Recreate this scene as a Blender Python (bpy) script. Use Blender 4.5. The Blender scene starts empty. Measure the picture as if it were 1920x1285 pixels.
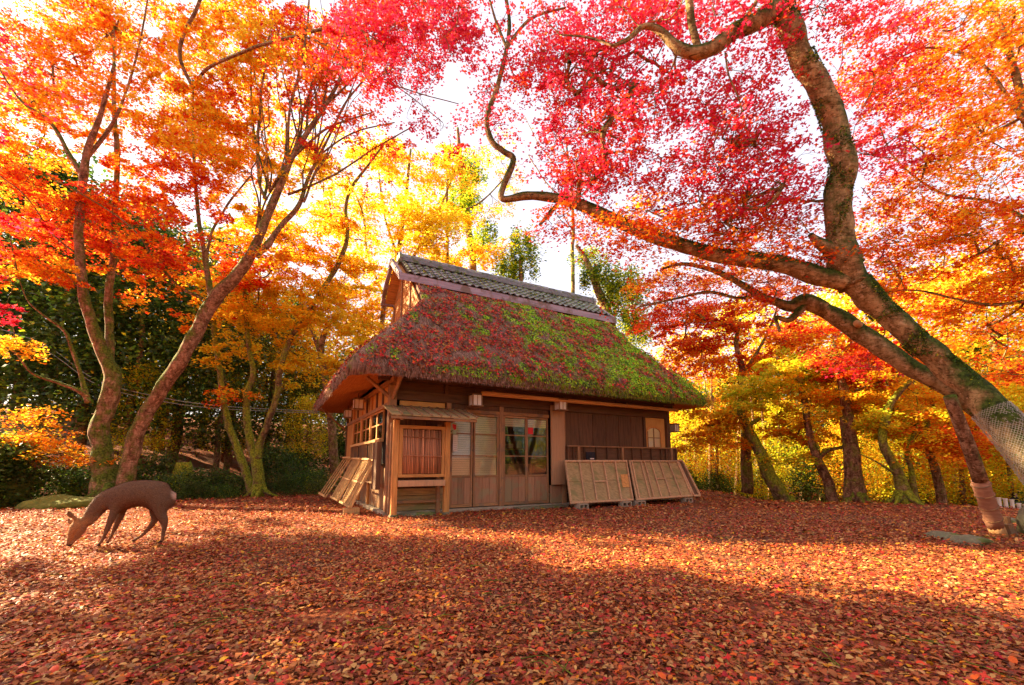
import bpy, bmesh, math, random
import numpy as np
from mathutils import Vector, Matrix, noise as mnoise
random.seed(7); rng = np.random.default_rng(11)
R = math.radians
scene = bpy.context.scene
col = scene.collection

# ------------------------------------------------------------ camera, light
F = 810.0; PX, PY = 960.0, 755.0; TH = math.atan(115/810.0); CT, ST = math.cos(TH), math.sin(TH); CAMH = 1.05
cam = bpy.data.cameras.new('camera'); camo = bpy.data.objects.new('camera', cam); col.objects.link(camo)
camo.location = (0, 0, CAMH); camo.rotation_euler = (R(90)+TH, 0, 0)
cam.sensor_width = 36; cam.lens = F/1920*36; cam.shift_y = (PY-642.5)/1920
cam.clip_end = 2000; cam.clip_start = .05
scene.camera = camo

SUN_EL = R(26); SUN_DIR = Vector((-.96*math.cos(SUN_EL), .28*math.cos(SUN_EL), math.sin(SUN_EL))).normalized()
world = bpy.data.worlds.new('World'); scene.world = world; world.use_nodes = True
nt = world.node_tree; nt.nodes.clear()
wo = nt.nodes.new('ShaderNodeOutputWorld'); bg = nt.nodes.new('ShaderNodeBackground')
sky = nt.nodes.new('ShaderNodeTexSky'); sky.sky_type = 'NISHITA'; sky.sun_disc = False
sky.sun_elevation = SUN_EL; sky.sun_rotation = math.atan2(SUN_DIR.x, SUN_DIR.y)
sky.air_density = 1.0; sky.dust_density = 4.0; sky.ozone_density = 1.0
# thin bright high cloud over the Nishita sky
tc = nt.nodes.new('ShaderNodeTexCoord'); nz = nt.nodes.new('ShaderNodeTexNoise')
nz.inputs['Scale'].default_value = 2.2; nz.inputs['Detail'].default_value = 7
mr = nt.nodes.new('ShaderNodeMapRange'); mr.inputs[1].default_value = .3; mr.inputs[2].default_value = .68
mr.inputs[3].default_value = .72; mr.inputs[4].default_value = .96
mx = nt.nodes.new('ShaderNodeMix'); mx.data_type = 'RGBA'
mx.inputs[7].default_value = (1.78, 1.68, 1.84, 1)
nt.links.new(tc.outputs['Generated'], nz.inputs['Vector']); nt.links.new(nz.outputs[0], mr.inputs[0])
nt.links.new(mr.outputs[0], mx.inputs[0]); nt.links.new(sky.outputs[0], mx.inputs[6])
nt.links.new(mx.outputs[2], bg.inputs[0]); bg.inputs[1].default_value = .10
nt.links.new(bg.outputs[0], wo.inputs[0])
sun = bpy.data.lights.new('sun', 'SUN'); sun.energy = 5.0; sun.angle = R(.6); sun.color = (1, .78, .45)
suno = bpy.data.objects.new('sun', sun); col.objects.link(suno)
suno.rotation_euler = SUN_DIR.to_track_quat('Z', 'Y').to_euler(); suno.location = (-30, 15, 20)
vs = scene.view_settings; vs.view_transform = 'Standard'; vs.look = 'None'; vs.exposure = 2.72; vs.gamma = 1; vs.use_curve_mapping = False
cy = scene.cycles
cy.max_bounces = 6; cy.diffuse_bounces = 4; cy.transmission_bounces = 4; cy.glossy_bounces = 3
cy.use_denoising = True; cy.caustics_reflective = False; cy.caustics_refractive = False

# ------------------------------------------------------------ projection of measured points
def ray(u, v):
    x = (u-PX)/F; y = (PY-v)/F
    return (x, CT-ST*y, CT*y+ST)
def P(u, v, Y):
    r = ray(u, v); t = Y/r[1]; return Vector((r[0]*t, Y, CAMH+r[2]*t))
def mpp(u, v, Y):
    r = ray(u, v); q = r[0]/r[1]; return Y/r[1]/F/math.sqrt(1+.9*q*q)
def G(u, v, z=0):
    r = ray(u, v); t = (z-CAMH)/r[2]; return Vector((r[0]*t, r[1]*t, z))

# ------------------------------------------------------------ materials
def _mat(name):
    m = bpy.data.materials.new(name); m.use_nodes = True; m.node_tree.nodes.clear(); return m, m.node_tree
def lk(nt, a, b): nt.links.new(a, b)
def ramp(nt, stops):
    r = nt.nodes.new('ShaderNodeValToRGB'); e = r.color_ramp.elements
    while len(e) < len(stops): e.new(.5)
    for i, (p, c) in enumerate(stops): e[i].position = p; e[i].color = (*c, 1)
    return r
def surf(name, stops, scale=6, stretch=(1, 1, 1), detail=8, rough=.8, bump=.3, bscale=None, coords='Object', spec=.3, wear=None, bdist=.01, rnd=.0):
    """noise-varied solid surface; wear=(colour, amount, scale) adds patches of a second colour"""
    m, nt = _mat(name); N = nt.nodes.new
    out = N('ShaderNodeOutputMaterial'); p = N('ShaderNodeBsdfPrincipled'); t = N('ShaderNodeTexCoord'); mp = N('ShaderNodeMapping')
    mp.inputs['Scale'].default_value = stretch
    lk(nt, t.outputs[coords], mp.inputs[0])
    vec = mp.outputs[0]
    if rnd:
        oi = N('ShaderNodeObjectInfo'); ad = N('ShaderNodeVectorMath'); ad.operation = 'ADD'
        sc = N('ShaderNodeMath'); sc.operation = 'MULTIPLY'; sc.inputs[1].default_value = 37
        lk(nt, oi.outputs['Random'], sc.inputs[0]); lk(nt, vec, ad.inputs[0]); lk(nt, sc.outputs[0], ad.inputs[1]); vec = ad.outputs[0]
    n = N('ShaderNodeTexNoise'); n.inputs['Scale'].default_value = scale; n.inputs['Detail'].default_value = detail; n.inputs['Roughness'].default_value = .65
    lk(nt, vec, n.inputs['Vector'])
    r = ramp(nt, stops); lk(nt, n.outputs[0], r.inputs[0]); c = r.outputs[0]
    if wear:
        n2 = N('ShaderNodeTexNoise'); n2.inputs['Scale'].default_value = wear[2]; n2.inputs['Detail'].default_value = 6
        lk(nt, t.outputs[coords], n2.inputs['Vector'])
        w = ramp(nt, [(.62-wear[1], (0, 0, 0)), (.68-wear[1]*.7, (1, 1, 1))]); lk(nt, n2.outputs[0], w.inputs[0])
        x = N('ShaderNodeMix'); x.data_type = 'RGBA'; lk(nt, w.outputs[0], x.inputs[0]); lk(nt, c, x.inputs[6]); x.inputs[7].default_value = (*wear[0], 1); c = x.outputs[2]
    if rnd:
        hs = N('ShaderNodeHueSaturation'); mm = N('ShaderNodeMapRange'); mm.inputs[3].default_value = 1-rnd; mm.inputs[4].default_value = 1+rnd
        lk(nt, oi.outputs['Random'], mm.inputs[0]); lk(nt, mm.outputs[0], hs.inputs['Value']); lk(nt, c, hs.inputs['Color']); c = hs.outputs[0]
    lk(nt, c, p.inputs['Base Color']); p.inputs['Roughness'].default_value = rough; p.inputs['Specular IOR Level'].default_value = spec
    b = N('ShaderNodeBump'); b.inputs['Strength'].default_value = bump; b.inputs['Distance'].default_value = bdist
    n3 = N('ShaderNodeTexNoise'); n3.inputs['Scale'].default_value = bscale or scale*2; n3.inputs['Detail'].default_value = 6
    lk(nt, vec, n3.inputs['Vector']); lk(nt, n3.outputs[0], b.inputs['Height']); lk(nt, b.outputs[0], p.inputs['Normal'])
    lk(nt, p.outputs[0], out.inputs[0]); return m

def wood(name, c, along='z', var=.45, rough=.75, rnd=.15, wear=None):
    s = {'z': (9, 9, .7), 'x': (.7, 9, 9), 'y': (9, .7, 9)}[along]
    d = tuple(v*(1-var) for v in c); l = tuple(min(1, v*(1+var*.6)) for v in c)
    return surf(name, [(.3, d), (.5, c), (.72, l)], scale=3.2, stretch=s, rough=rough, bump=.5, rnd=rnd, wear=wear, bdist=.006)

def leaf_mat(name, trans=.5, rough=.6, spec=.15, hue=.0):
    """leaf: face colour attribute 'tint'; light passes through the blade"""
    m, nt = _mat(name); N = nt.nodes.new
    out = N('ShaderNodeOutputMaterial'); a = N('ShaderNodeAttribute'); a.attribute_name = 'tint'
    c = a.outputs['Color']
    if hue:
        oi = N('ShaderNodeObjectInfo'); hs = N('ShaderNodeHueSaturation'); mm = N('ShaderNodeMapRange'); mm.inputs[3].default_value = .5-hue; mm.inputs[4].default_value = .5+hue
        lk(nt, oi.outputs['Random'], mm.inputs[0]); lk(nt, mm.outputs[0], hs.inputs['Hue']); lk(nt, c, hs.inputs['Color']); c = hs.outputs[0]
    p = N('ShaderNodeBsdfPrincipled'); p.inputs['Roughness'].default_value = rough; p.inputs['Specular IOR Level'].default_value = spec
    tr = N('ShaderNodeBsdfTranslucent'); x = N('ShaderNodeMixShader'); x.inputs[0].default_value = trans
    lk(nt, c, p.inputs['Base Color']); lk(nt, c, tr.inputs[0]); lk(nt, p.outputs[0], x.inputs[1]); lk(nt, tr.outputs[0], x.inputs[2]); lk(nt, x.outputs[0], out.inputs[0])
    return m

def bark_mat(name, c1, c2, moss=(.10, .14, .015), amount=.5, scale=3., spots=None):
    """bark: ridged noise, lichen spots, moss that grows on the upper sides"""
    m, nt = _mat(name); N = nt.nodes.new
    out = N('ShaderNodeOutputMaterial'); p = N('ShaderNodeBsdfPrincipled'); t = N('ShaderNodeTexCoord'); g = N('ShaderNodeNewGeometry')
    n = N('ShaderNodeTexNoise'); n.inputs['Scale'].default_value = scale*2.2; n.inputs['Detail'].default_value = 9; n.inputs['Roughness'].default_value = .68
    mp = N('ShaderNodeMapping'); mp.inputs['Scale'].default_value = (1.6, 1.6, .7)
    lk(nt, t.outputs['Object'], mp.inputs[0]); lk(nt, mp.outputs[0], n.inputs['Vector'])
    r = ramp(nt, [(.34, tuple(v*.45 for v in c1)), (.46, c1), (.6, c2), (.75, tuple(min(1, v*1.25) for v in c2))]); lk(nt, n.outputs[0], r.inputs[0]); c = r.outputs[0]
    # pale lichen
    n4 = N('ShaderNodeTexNoise'); n4.inputs['Scale'].default_value = scale*5; n4.inputs['Detail'].default_value = 4; lk(nt, t.outputs['Object'], n4.inputs['Vector'])
    r4 = ramp(nt, [(.6, (0, 0, 0)), (.66, (.7, .7, .7))]); lk(nt, n4.outputs[0], r4.inputs[0])
    x4 = N('ShaderNodeMix'); x4.data_type = 'RGBA'; lk(nt, r4.outputs[0], x4.inputs[0]); lk(nt, c, x4.inputs[6]); x4.inputs[7].default_value = (*(spots or tuple(min(1, v*1.5) for v in c2)), 1); c = x4.outputs[2]
    n6 = N('ShaderNodeTexNoise'); n6.inputs['Scale'].default_value = 9; n6.inputs['Detail'].default_value = 8; n6.inputs['Roughness'].default_value = .75; n6.inputs['Distortion'].default_value = 1.2
    mp6 = N('ShaderNodeMapping'); mp6.inputs['Scale'].default_value = (.6, 1.4, 3.2); mp6.inputs['Rotation'].default_value = (0, .6, 0); lk(nt, t.outputs['Object'], mp6.inputs[0]); lk(nt, mp6.outputs[0], n6.inputs['Vector'])
    r6 = ramp(nt, [(.38, (.22, .17, .14)), (.46, (.75, .70, .66)), (.54, (1, 1, 1))]); lk(nt, n6.outputs[0], r6.inputs[0])
    x6 = N('ShaderNodeMix'); x6.data_type = 'RGBA'; x6.blend_type = 'MULTIPLY'; x6.inputs[0].default_value = 1; lk(nt, c, x6.inputs[6]); lk(nt, r6.outputs[0], x6.inputs[7]); c = x6.outputs[2]
    # moss
    sx = N('ShaderNodeSeparateXYZ'); lk(nt, g.outputs['Normal'], sx.inputs[0])
    n2 = N('ShaderNodeTexNoise'); n2.inputs['Scale'].default_value = scale*1.1; n2.inputs['Detail'].default_value = 7; lk(nt, t.outputs['Object'], n2.inputs['Vector'])
    ma = N('ShaderNodeMath'); ma.operation = 'MULTIPLY_ADD'; ma.inputs[1].default_value = .38; lk(nt, sx.outputs[2], ma.inputs[0]); lk(nt, n2.outputs[0], ma.inputs[2])
    n2.inputs['Roughness'].default_value = .72
    r2 = ramp(nt, [(.74-amount*.4, (0, 0, 0)), (.93-amount*.4, (1, 1, 1))]); lk(nt, ma.outputs[0], r2.inputs[0])
    n5 = N('ShaderNodeTexNoise'); n5.inputs['Scale'].default_value = 22; n5.inputs['Detail'].default_value = 5; lk(nt, t.outputs['Object'], n5.inputs['Vector'])
    rm = ramp(nt, [(.35, tuple(v*.45 for v in moss)), (.65, tuple(v*1.6 for v in moss))]); lk(nt, n5.outputs[0], rm.inputs[0])
    x = N('ShaderNodeMix'); x.data_type = 'RGBA'; lk(nt, r2.outputs[0], x.inputs[0]); lk(nt, c, x.inputs[6]); lk(nt, rm.outputs[0], x.inputs[7])
    lk(nt, x.outputs[2], p.inputs['Base Color']); p.inputs['Roughness'].default_value = .9; p.inputs['Specular IOR Level'].default_value = .2
    b = N('ShaderNodeBump'); b.inputs['Strength'].default_value = 1.0; b.inputs['Distance'].default_value = .05
    n3 = N('ShaderNodeTexNoise'); n3.inputs['Scale'].default_value = scale*4; n3.inputs['Detail'].default_value = 8; n3.inputs['Roughness'].default_value = .7
    lk(nt, mp.outputs[0], n3.inputs['Vector']); lk(nt, n3.outputs[0], b.inputs['Height']); lk(nt, b.outputs[0], p.inputs['Normal'])
    lk(nt, p.outputs[0], out.inputs[0]); return m

M = {}
M['leaf'] = leaf_mat('maple_leaf', .55)
M['leaf_far'] = leaf_mat('far_leaf', .5, hue=.012)
M['evergreen'] = leaf_mat('evergreen_leaf', .4, .45, .35, hue=.02)
M['litter'] = leaf_mat('fallen_leaf', .12, .6, .3)
M['bark_red'] = bark_mat('maple_bark_brown', (.25, .125, .065), (.48, .29, .17), amount=.78)
M['bark_tan'] = bark_mat('maple_bark_tan', (.30, .18, .075), (.52, .34, .16), moss=(.05, .075, .010), amount=.80, scale=2.4, spots=(.66, .46, .26))
M['bark_green'] = bark_mat('mossy_bark', (.16, .10, .05), (.34, .24, .12), moss=(.22, .26, .02), amount=.9)
M['bark_far'] = bark_mat('far_bark', (.18, .09, .05), (.40, .24, .13), moss=(.16, .19, .02), amount=.6)
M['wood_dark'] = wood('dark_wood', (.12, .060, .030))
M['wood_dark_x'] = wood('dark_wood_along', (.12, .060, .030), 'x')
M['wood_brown'] = wood('brown_wood', (.34, .18, .085), wear=((.24, .15, .09), .10, 4))
M['wood_brown_x'] = wood('brown_wood_along', (.36, .19, .085), 'x', wear=((.24, .15, .09), .10, 4))
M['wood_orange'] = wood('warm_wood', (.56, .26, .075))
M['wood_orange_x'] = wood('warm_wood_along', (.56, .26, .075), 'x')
M['wood_pink'] = wood('pale_brown_board', (.48, .28, .15), var=.22)
M['wood_grey'] = wood('weathered_board', (.38, .26, .115), 'x', wear=((.25, .21, .08), .09, 2.5))
M['batten'] = wood('pale_batten', (.54, .32, .17))
M['wood_pale'] = wood('pale_rack_wood', (.60, .36, .14))
M['wood_panel'] = wood('lower_panel_wood', (.36, .19, .105), var=.28, wear=((.30, .22, .12), .12, 3))
M['bamboo'] = wood('bamboo_reddish', (.50, .22, .11), var=.35, rnd=.45, rough=.5)
M['soffit'] = surf('soffit_thatch', [(.3, (.33, .10, .03)), (.6, (.55, .21, .06)), (.8, (.62, .28, .10))], scale=5, stretch=(14, .5, 3), rough=.9, bump=.7, bdist=.02)
M['plaster'] = surf('ochre_plaster', [(.3, (.55, .28, .08)), (.7, (.66, .38, .12))], scale=4, rough=.9, bump=.15)
M['purple'] = surf('weathered_fascia', [(.3, (.24, .17, .19)), (.7, (.42, .32, .36))], scale=3, stretch=(.5, 6, 6), rough=.7, bump=.3, wear=((.20, .13, .10), .12, 3))
M['tile'] = surf('grey_roof_tile', [(.3, (.12, .12, .125)), (.55, (.27, .27, .27)), (.75, (.42, .42, .38))], scale=9, rough=.6, bump=.3, rnd=.4, wear=((.14, .17, .05), .04, 3))
M['stone'] = surf('mossy_stone', [(.3, (.12, .11, .07)), (.6, (.25, .22, .13))], scale=5, rough=.9, bump=.7, wear=((.13, .15, .04), .10, 5), bdist=.03)
M['concrete'] = surf('concrete', [(.3, (.30, .24, .17)), (.7, (.46, .38, .28))], scale=8, rough=.9, bump=.3)
M['moss'] = surf('moss_rock', [(.3, (.09, .11, .015)), (.7, (.22, .23, .03))], scale=9, rough=.95, bump=.8, bdist=.03)
M['paper'] = surf('paper_blind', [(.3, (.86, .70, .44)), (.7, (.92, .80, .54))], scale=4, rough=.8, bump=.05)
M['white'] = surf('white_paint', [(.3, (.72, .66, .58)), (.7, (.82, .78, .70))], scale=4, rough=.6, bump=.05)
M['red'] = surf('red_print', [(.3, (.62, .02, .03)), (.7, (.75, .04, .04))], scale=4, rough=.6, bump=.0)
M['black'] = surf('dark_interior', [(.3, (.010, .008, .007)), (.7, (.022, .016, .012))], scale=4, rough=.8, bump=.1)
M['wire'] = surf('wire_galvanised', [(.3, (.30, .27, .23)), (.7, (.50, .46, .40))], scale=20, rough=.35, bump=.0)
M['cable'] = surf('cable_sheath', [(.3, (.20, .22, .20)), (.7, (.32, .38, .33))], scale=8, rough=.5, bump=0)
M['cloth_dark'] = surf('dark_cloth', [(.3, (.012, .012, .016)), (.7, (.03, .03, .04))], scale=9, rough=.9, bump=.1)
M['cloth_pale'] = surf('pale_cloth', [(.3, (.45, .45, .5)), (.7, (.6, .6, .65))], scale=9, rough=.9, bump=.1)
M['skin'] = surf('skin', [(.3, (.50, .28, .19)), (.7, (.56, .34, .24))], scale=9, rough=.6, bump=0)
M['wrap'] = surf('burlap_wrap', [(.3, (.30, .12, .07)), (.7, (.46, .22, .13))], scale=8, stretch=(1, 1, 5), rough=.95, bump=.6)
M['rope'] = surf('cut_wood', [(.3, (.45, .22, .08)), (.7, (.62, .36, .16))], scale=8, rough=.9, bump=.3)
def glass_mat():
    m, nt = _mat('window_glass'); N = nt.nodes.new
    out = N('ShaderNodeOutputMaterial'); tr = N('ShaderNodeBsdfTransparent'); tr.inputs[0].default_value = (.95, .94, .92, 1)
    gl = N('ShaderNodeBsdfGlossy'); gl.inputs['Roughness'].default_value = .04; lw = N('ShaderNodeFresnel'); lw.inputs[0].default_value = 1.5
    b = N('ShaderNodeBump'); b.inputs['Strength'].default_value = .08; n = N('ShaderNodeTexNoise'); n.inputs['Scale'].default_value = 3; tco = N('ShaderNodeTexCoord')
    lk(nt, tco.outputs['Object'], n.inputs['Vector']); lk(nt, n.outputs[0], b.inputs['Height']); lk(nt, b.outputs[0], gl.inputs['Normal'])
    mr = N('ShaderNodeMapRange'); mr.inputs[3].default_value = .03; mr.inputs[4].default_value = .9; lk(nt, lw.outputs[0], mr.inputs[0])
    x = N('ShaderNodeMixShader'); lk(nt, mr.outputs[0], x.inputs[0]); lk(nt, tr.outputs[0], x.inputs[1]); lk(nt, gl.outputs[0], x.inputs[2]); lk(nt, x.outputs[0], out.inputs[0]); return m
M['glass'] = glass_mat()

def thatch_mat():
    m, nt = _mat('old_thatch'); N = nt.nodes.new
    out = N('ShaderNodeOutputMaterial'); p = N('ShaderNodeBsdfPrincipled'); t = N('ShaderNodeTexCoord')
    mp = N('ShaderNodeMapping'); mp.inputs['Scale'].default_value = (16, 2.5, 2.5); lk(nt, t.outputs['Object'], mp.inputs[0])
    n = N('ShaderNodeTexNoise'); n.inputs['Scale'].default_value = 2.0; n.inputs['Detail'].default_value = 9; lk(nt, mp.outputs[0], n.inputs['Vector'])
    r = ramp(nt, [(.3, (.06, .032, .022)), (.5, (.20, .11, .075)), (.7, (.38, .24, .17))]); lk(nt, n.outputs[0], r.inputs[0])
    n2 = N('ShaderNodeTexNoise'); n2.inputs['Scale'].default_value = 1.3; n2.inputs['Detail'].default_value = 9; n2.inputs['Roughness'].default_value = .68; lk(nt, t.outputs['Object'], n2.inputs['Vector'])
    sx = N('ShaderNodeSeparateXYZ'); lk(nt, t.outputs['Object'], sx.inputs[0])
    ma = N('ShaderNodeMapRange'); ma.inputs[1].default_value = 1.5; ma.inputs[2].default_value = 7; ma.inputs[3].default_value = -.10; ma.inputs[4].default_value = .08; lk(nt, sx.outputs[0], ma.inputs[0])
    ad = N('ShaderNodeMath'); ad.operation = 'ADD'; lk(nt, n2.outputs[0], ad.inputs[0]); lk(nt, ma.outputs[0], ad.inputs[1])
    r2 = ramp(nt, [(.47, (0, 0, 0)), (.54, (1, 1, 1))]); lk(nt, ad.outputs[0], r2.inputs[0])
    n3 = N('ShaderNodeTexNoise'); n3.inputs['Scale'].default_value = 12; n3.inputs['Detail'].default_value = 6; lk(nt, t.outputs['Object'], n3.inputs['Vector'])
    rm = ramp(nt, [(.35, (.09, .13, .01)), (.65, (.36, .46, .025))]); lk(nt, n3.outputs[0], rm.inputs[0])
    x = N('ShaderNodeMix'); x.data_type = 'RGBA'; lk(nt, r2.outputs[0], x.inputs[0]); lk(nt, r.outputs[0], x.inputs[6]); lk(nt, rm.outputs[0], x.inputs[7])
    lk(nt, x.outputs[2], p.inputs['Base Color']); p.inputs['Roughness'].default_value = .95; p.inputs['Specular IOR Level'].default_value = .1
    b = N('ShaderNodeBump'); b.inputs['Strength'].default_value = 1; b.inputs['Distance'].default_value = .05; lk(nt, n.outputs[0], b.inputs['Height']); lk(nt, b.outputs[0], p.inputs['Normal'])
    lk(nt, p.outputs[0], out.inputs[0]); return m
M['thatch'] = thatch_mat()
M['ground'] = surf('leaf_litter_soil', [(.32, (.07, .022, .012)), (.47, (.20, .05, .02)), (.58, (.34, .10, .035)), (.7, (.42, .16, .06))], scale=9, detail=10, rough=.95, bump=1.0, bscale=22, bdist=.05, spec=.1, wear=((.20, .085, .045), .12, .5))
M['slope_ground'] = M['ground']
def deer_mat():
    m, nt = _mat('deer_fur'); N = nt.nodes.new
    out = N('ShaderNodeOutputMaterial'); p = N('ShaderNodeBsdfPrincipled'); a = N('ShaderNodeAttribute'); a.attribute_name = 'tint'; t = N('ShaderNodeTexCoord')
    mp = N('ShaderNodeMapping'); mp.inputs['Scale'].default_value = (30, 60, 90); n = N('ShaderNodeTexNoise'); n.inputs['Scale'].default_value = 2; n.inputs['Detail'].default_value = 6
    lk(nt, t.outputs['Object'], mp.inputs[0]); lk(nt, mp.outputs[0], n.inputs['Vector'])
    r = ramp(nt, [(.3, (.45, .45, .45)), (.7, (1.5, 1.45, 1.4))]); lk(nt, n.outputs[0], r.inputs[0])
    x = N('ShaderNodeMix'); x.data_type = 'RGBA'; x.blend_type = 'MULTIPLY'; x.inputs[0].default_value = 1; lk(nt, a.outputs['Color'], x.inputs[6]); lk(nt, r.outputs[0], x.inputs[7])
    lk(nt, x.outputs[2], p.inputs['Base Color']); p.inputs['Roughness'].default_value = .85; p.inputs['Specular IOR Level'].default_value = .15
    p.inputs['Sheen Weight'].default_value = .05
    b = N('ShaderNodeBump'); b.inputs['Strength'].default_value = .8; b.inputs['Distance'].default_value = .012; lk(nt, n.outputs[0], b.inputs['Height']); lk(nt, b.outputs[0], p.inputs['Normal'])
    lk(nt, p.outputs[0], out.inputs[0]); return m
M['deer'] = deer_mat()

# ------------------------------------------------------------ object helpers
def tag(o, label=None, cat=None, group=None, kind=None):
    if label: o['label'] = label
    if cat: o['category'] = cat
    if group: o['group'] = group
    if kind: o['kind'] = kind
    return o
def empty(name, loc=(0, 0, 0), rz=0, parent=None):
    o = bpy.data.objects.new(name, None); col.objects.link(o); o.location = loc; o.rotation_euler = (0, 0, rz); o.parent = parent
    o.empty_display_size = .2
    return o
def link(name, me, mat=None, parent=None):
    o = bpy.data.objects.new(name, me); col.objects.link(o); o.parent = parent
    if mat is not None and not me.materials: me.materials.append(mat)
    return o
class MB:
    def __init__(s): s.v = []; s.f = []
    def quadhex(s, c):   # 8 corners: 0-3 bottom ring, 4-7 top ring
        n = len(s.v); s.v += [tuple(p) for p in c]
        s.f += [(n, n+3, n+2, n+1), (n+4, n+5, n+6, n+7), (n, n+1, n+5, n+4), (n+1, n+2, n+6, n+5), (n+2, n+3, n+7, n+6), (n+3, n, n+4, n+7)]; return s
    def box(s, x0, x1, y0, y1, z0, z1):
        return s.quadhex([(x0, y0, z0), (x1, y0, z0), (x1, y1, z0), (x0, y1, z0), (x0, y0, z1), (x1, y0, z1), (x1, y1, z1), (x0, y1, z1)])
    def tube(s, pts, rad, n=8, cap=True, squash=None):
        pts = [Vector(p) for p in pts]; base = len(s.v); k = len(pts)
        t0 = (pts[1]-pts[0]).normalized(); up = Vector((0, 0, 1)) if abs(t0.z) < .9 else Vector((1, 0, 0)); u = t0.cross(up).normalized()
        for i, p in enumerate(pts):
            t = (pts[min(i+1, k-1)]-pts[max(i-1, 0)])
            if t.length < 1e-9: t = t0
            t.normalize(); u = (u-t*u.dot(t))
            if u.length < 1e-6: u = t.orthogonal()
            u.normalize(); w = t.cross(u)
            r = rad[i] if hasattr(rad, '__len__') else rad
            for j in range(n):
                a = 2*math.pi*j/n; s.v.append(tuple(p+u*(r*math.cos(a))+w*(r*math.sin(a))))
        for i in range(k-1):
            for j in range(n):
                a = base+i*n+j; b = base+i*n+(j+1) % n; s.f.append((a, b, b+n, a+n))
        if cap:
            s.f.append(tuple(base+j for j in range(n))[::-1]); s.f.append(tuple(base+(k-1)*n+j for j in range(n)))
        return s
    def mesh(s, name, smooth=False, bevel=0):
        me = bpy.data.meshes.new(name); me.from_pydata(s.v, [], s.f)
        if bevel:
            bm = bmesh.new(); bm.from_mesh(me); bmesh.ops.recalc_face_normals(bm, faces=bm.faces)
            bmesh.ops.bevel(bm, geom=bm.edges[:], offset=bevel, segments=1, affect='EDGES'); bm.to_mesh(me); bm.free()
        if smooth: me.polygons.foreach_set('use_smooth', [True]*len(me.polygons))
        me.update(); return me
    def build(s, name, mat, parent=None, smooth=False, bevel=0, kind=None):
        o = link(name, s.mesh(name, smooth, bevel), mat, parent)
        if kind: o['kind'] = kind
        return o
def bx(name, mat, parent, x0, x1, y0, y1, z0, z1, bevel=.006): return MB().box(x0, x1, y0, y1, z0, z1).build(name, M[mat], parent, bevel=bevel)

def spline(pts, sub=6):
    """Catmull-Rom through rows of numbers"""
    p = np.array(pts, float); n = len(p); out = []
    for i in range(n-1):
        a, b, c, d = p[max(i-1, 0)], p[i], p[i+1], p[min(i+2, n-1)]
        for k in range(sub):
            t = k/sub
            out.append(.5*((2*b)+(-a+c)*t+(2*a-5*b+4*c-d)*t*t+(-a+3*b-3*c+d)*t**3))
    out.append(p[-1]); return np.array(out)

# ---- vectorised leaves -----------------------------------------------------
def rotmats(n, tilt, yaw=None):
    """random yaw then a tilt (radians, std) away from horizontal"""
    y = rng.uniform(0, 2*np.pi, n) if yaw is None else yaw
    ax = rng.uniform(0, 2*np.pi, n); t = rng.normal(0, tilt, n)
    c, s = np.cos(y), np.sin(y); Z = np.zeros(n); O = np.ones(n)
    Rz = np.stack([np.stack([c, -s, Z], -1), np.stack([s, c, Z], -1), np.stack([Z, Z, O], -1)], 1)
    k = np.stack([np.cos(ax), np.sin(ax), Z], -1); ct, st = np.cos(t), np.sin(t)
    K = np.zeros((n, 3, 3)); K[:, 0, 2] = k[:, 1]; K[:, 1, 2] = -k[:, 0]; K[:, 2, 0] = -k[:, 1]; K[:, 2, 1] = k[:, 0]
    Rt = np.eye(3)[None]+st[:, None, None]*K+(1-ct)[:, None, None]*np.matmul(K, K)
    return np.matmul(Rt, Rz)
T_MAPLE = np.array([(0, -.35, 0), (.20, -.12, .0), (.55, .02, .08), (.2, .16, .0), (0, .68, -.06), (-.2, .16, .0), (-.55, .02, .08), (-.20, -.12, .0)])
T_KITE = np.array([(0, -.5, 0), (.36, .0, .07), (0, .5, 0), (-.36, .0, .07)])
T_OVAL_V = np.array([(0, -.5, .0), (.24, -.18, .05), (-.24, -.18, .05), (.22, .18, .06), (-.22, .18, .06), (0, .5, -.03)])
T_OVAL_F = [(0, 1, 2), (1, 3, 4, 2), (3, 5, 4)]
def leaf_mesh(name, pos, size, cols, tilt=.5, template=T_MAPLE, faces=None, yaw=None, mats=None, stretch=None):
    """pos (n,3), size (n,), cols (n,3) -> one mesh; every leaf its own face(s) with face attribute tint"""
    n = len(pos); k = len(template); Rm = rotmats(n, tilt, yaw) if mats is None else mats
    T = template[None]*size[:, None, None]
    if stretch is not None: T = T*stretch[:, None, :]
    V = (np.einsum('nij,nkj->nki', Rm, T)+pos[:, None, :]).reshape(-1, 3)
    faces = faces or [tuple(range(k))]
    loops = np.concatenate([np.array(f) for f in faces]); lens = np.array([len(f) for f in faces]); L = len(loops)
    me = bpy.data.meshes.new(name); me.vertices.add(n*k); me.vertices.foreach_set('co', V.astype(np.float32).ravel())
    li = (loops[None]+(np.arange(n)*k)[:, None]).ravel(); me.loops.add(n*L); me.loops.foreach_set('vertex_index', li.astype(np.int32))
    st = np.concatenate([[0], np.cumsum(lens)[:-1]]); me.polygons.add(n*len(faces))
    me.polygons.foreach_set('loop_start', (st[None]+(np.arange(n)*L)[:, None]).ravel().astype(np.int32))
    at = me.attributes.new('tint', 'FLOAT_COLOR', 'FACE')
    C4 = np.ones((n, 4), np.float32); C4[:, :3] = cols; at.data.foreach_set('color', np.repeat(C4, len(faces), 0).ravel())
    me.update(calc_edges=True); return me
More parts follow.
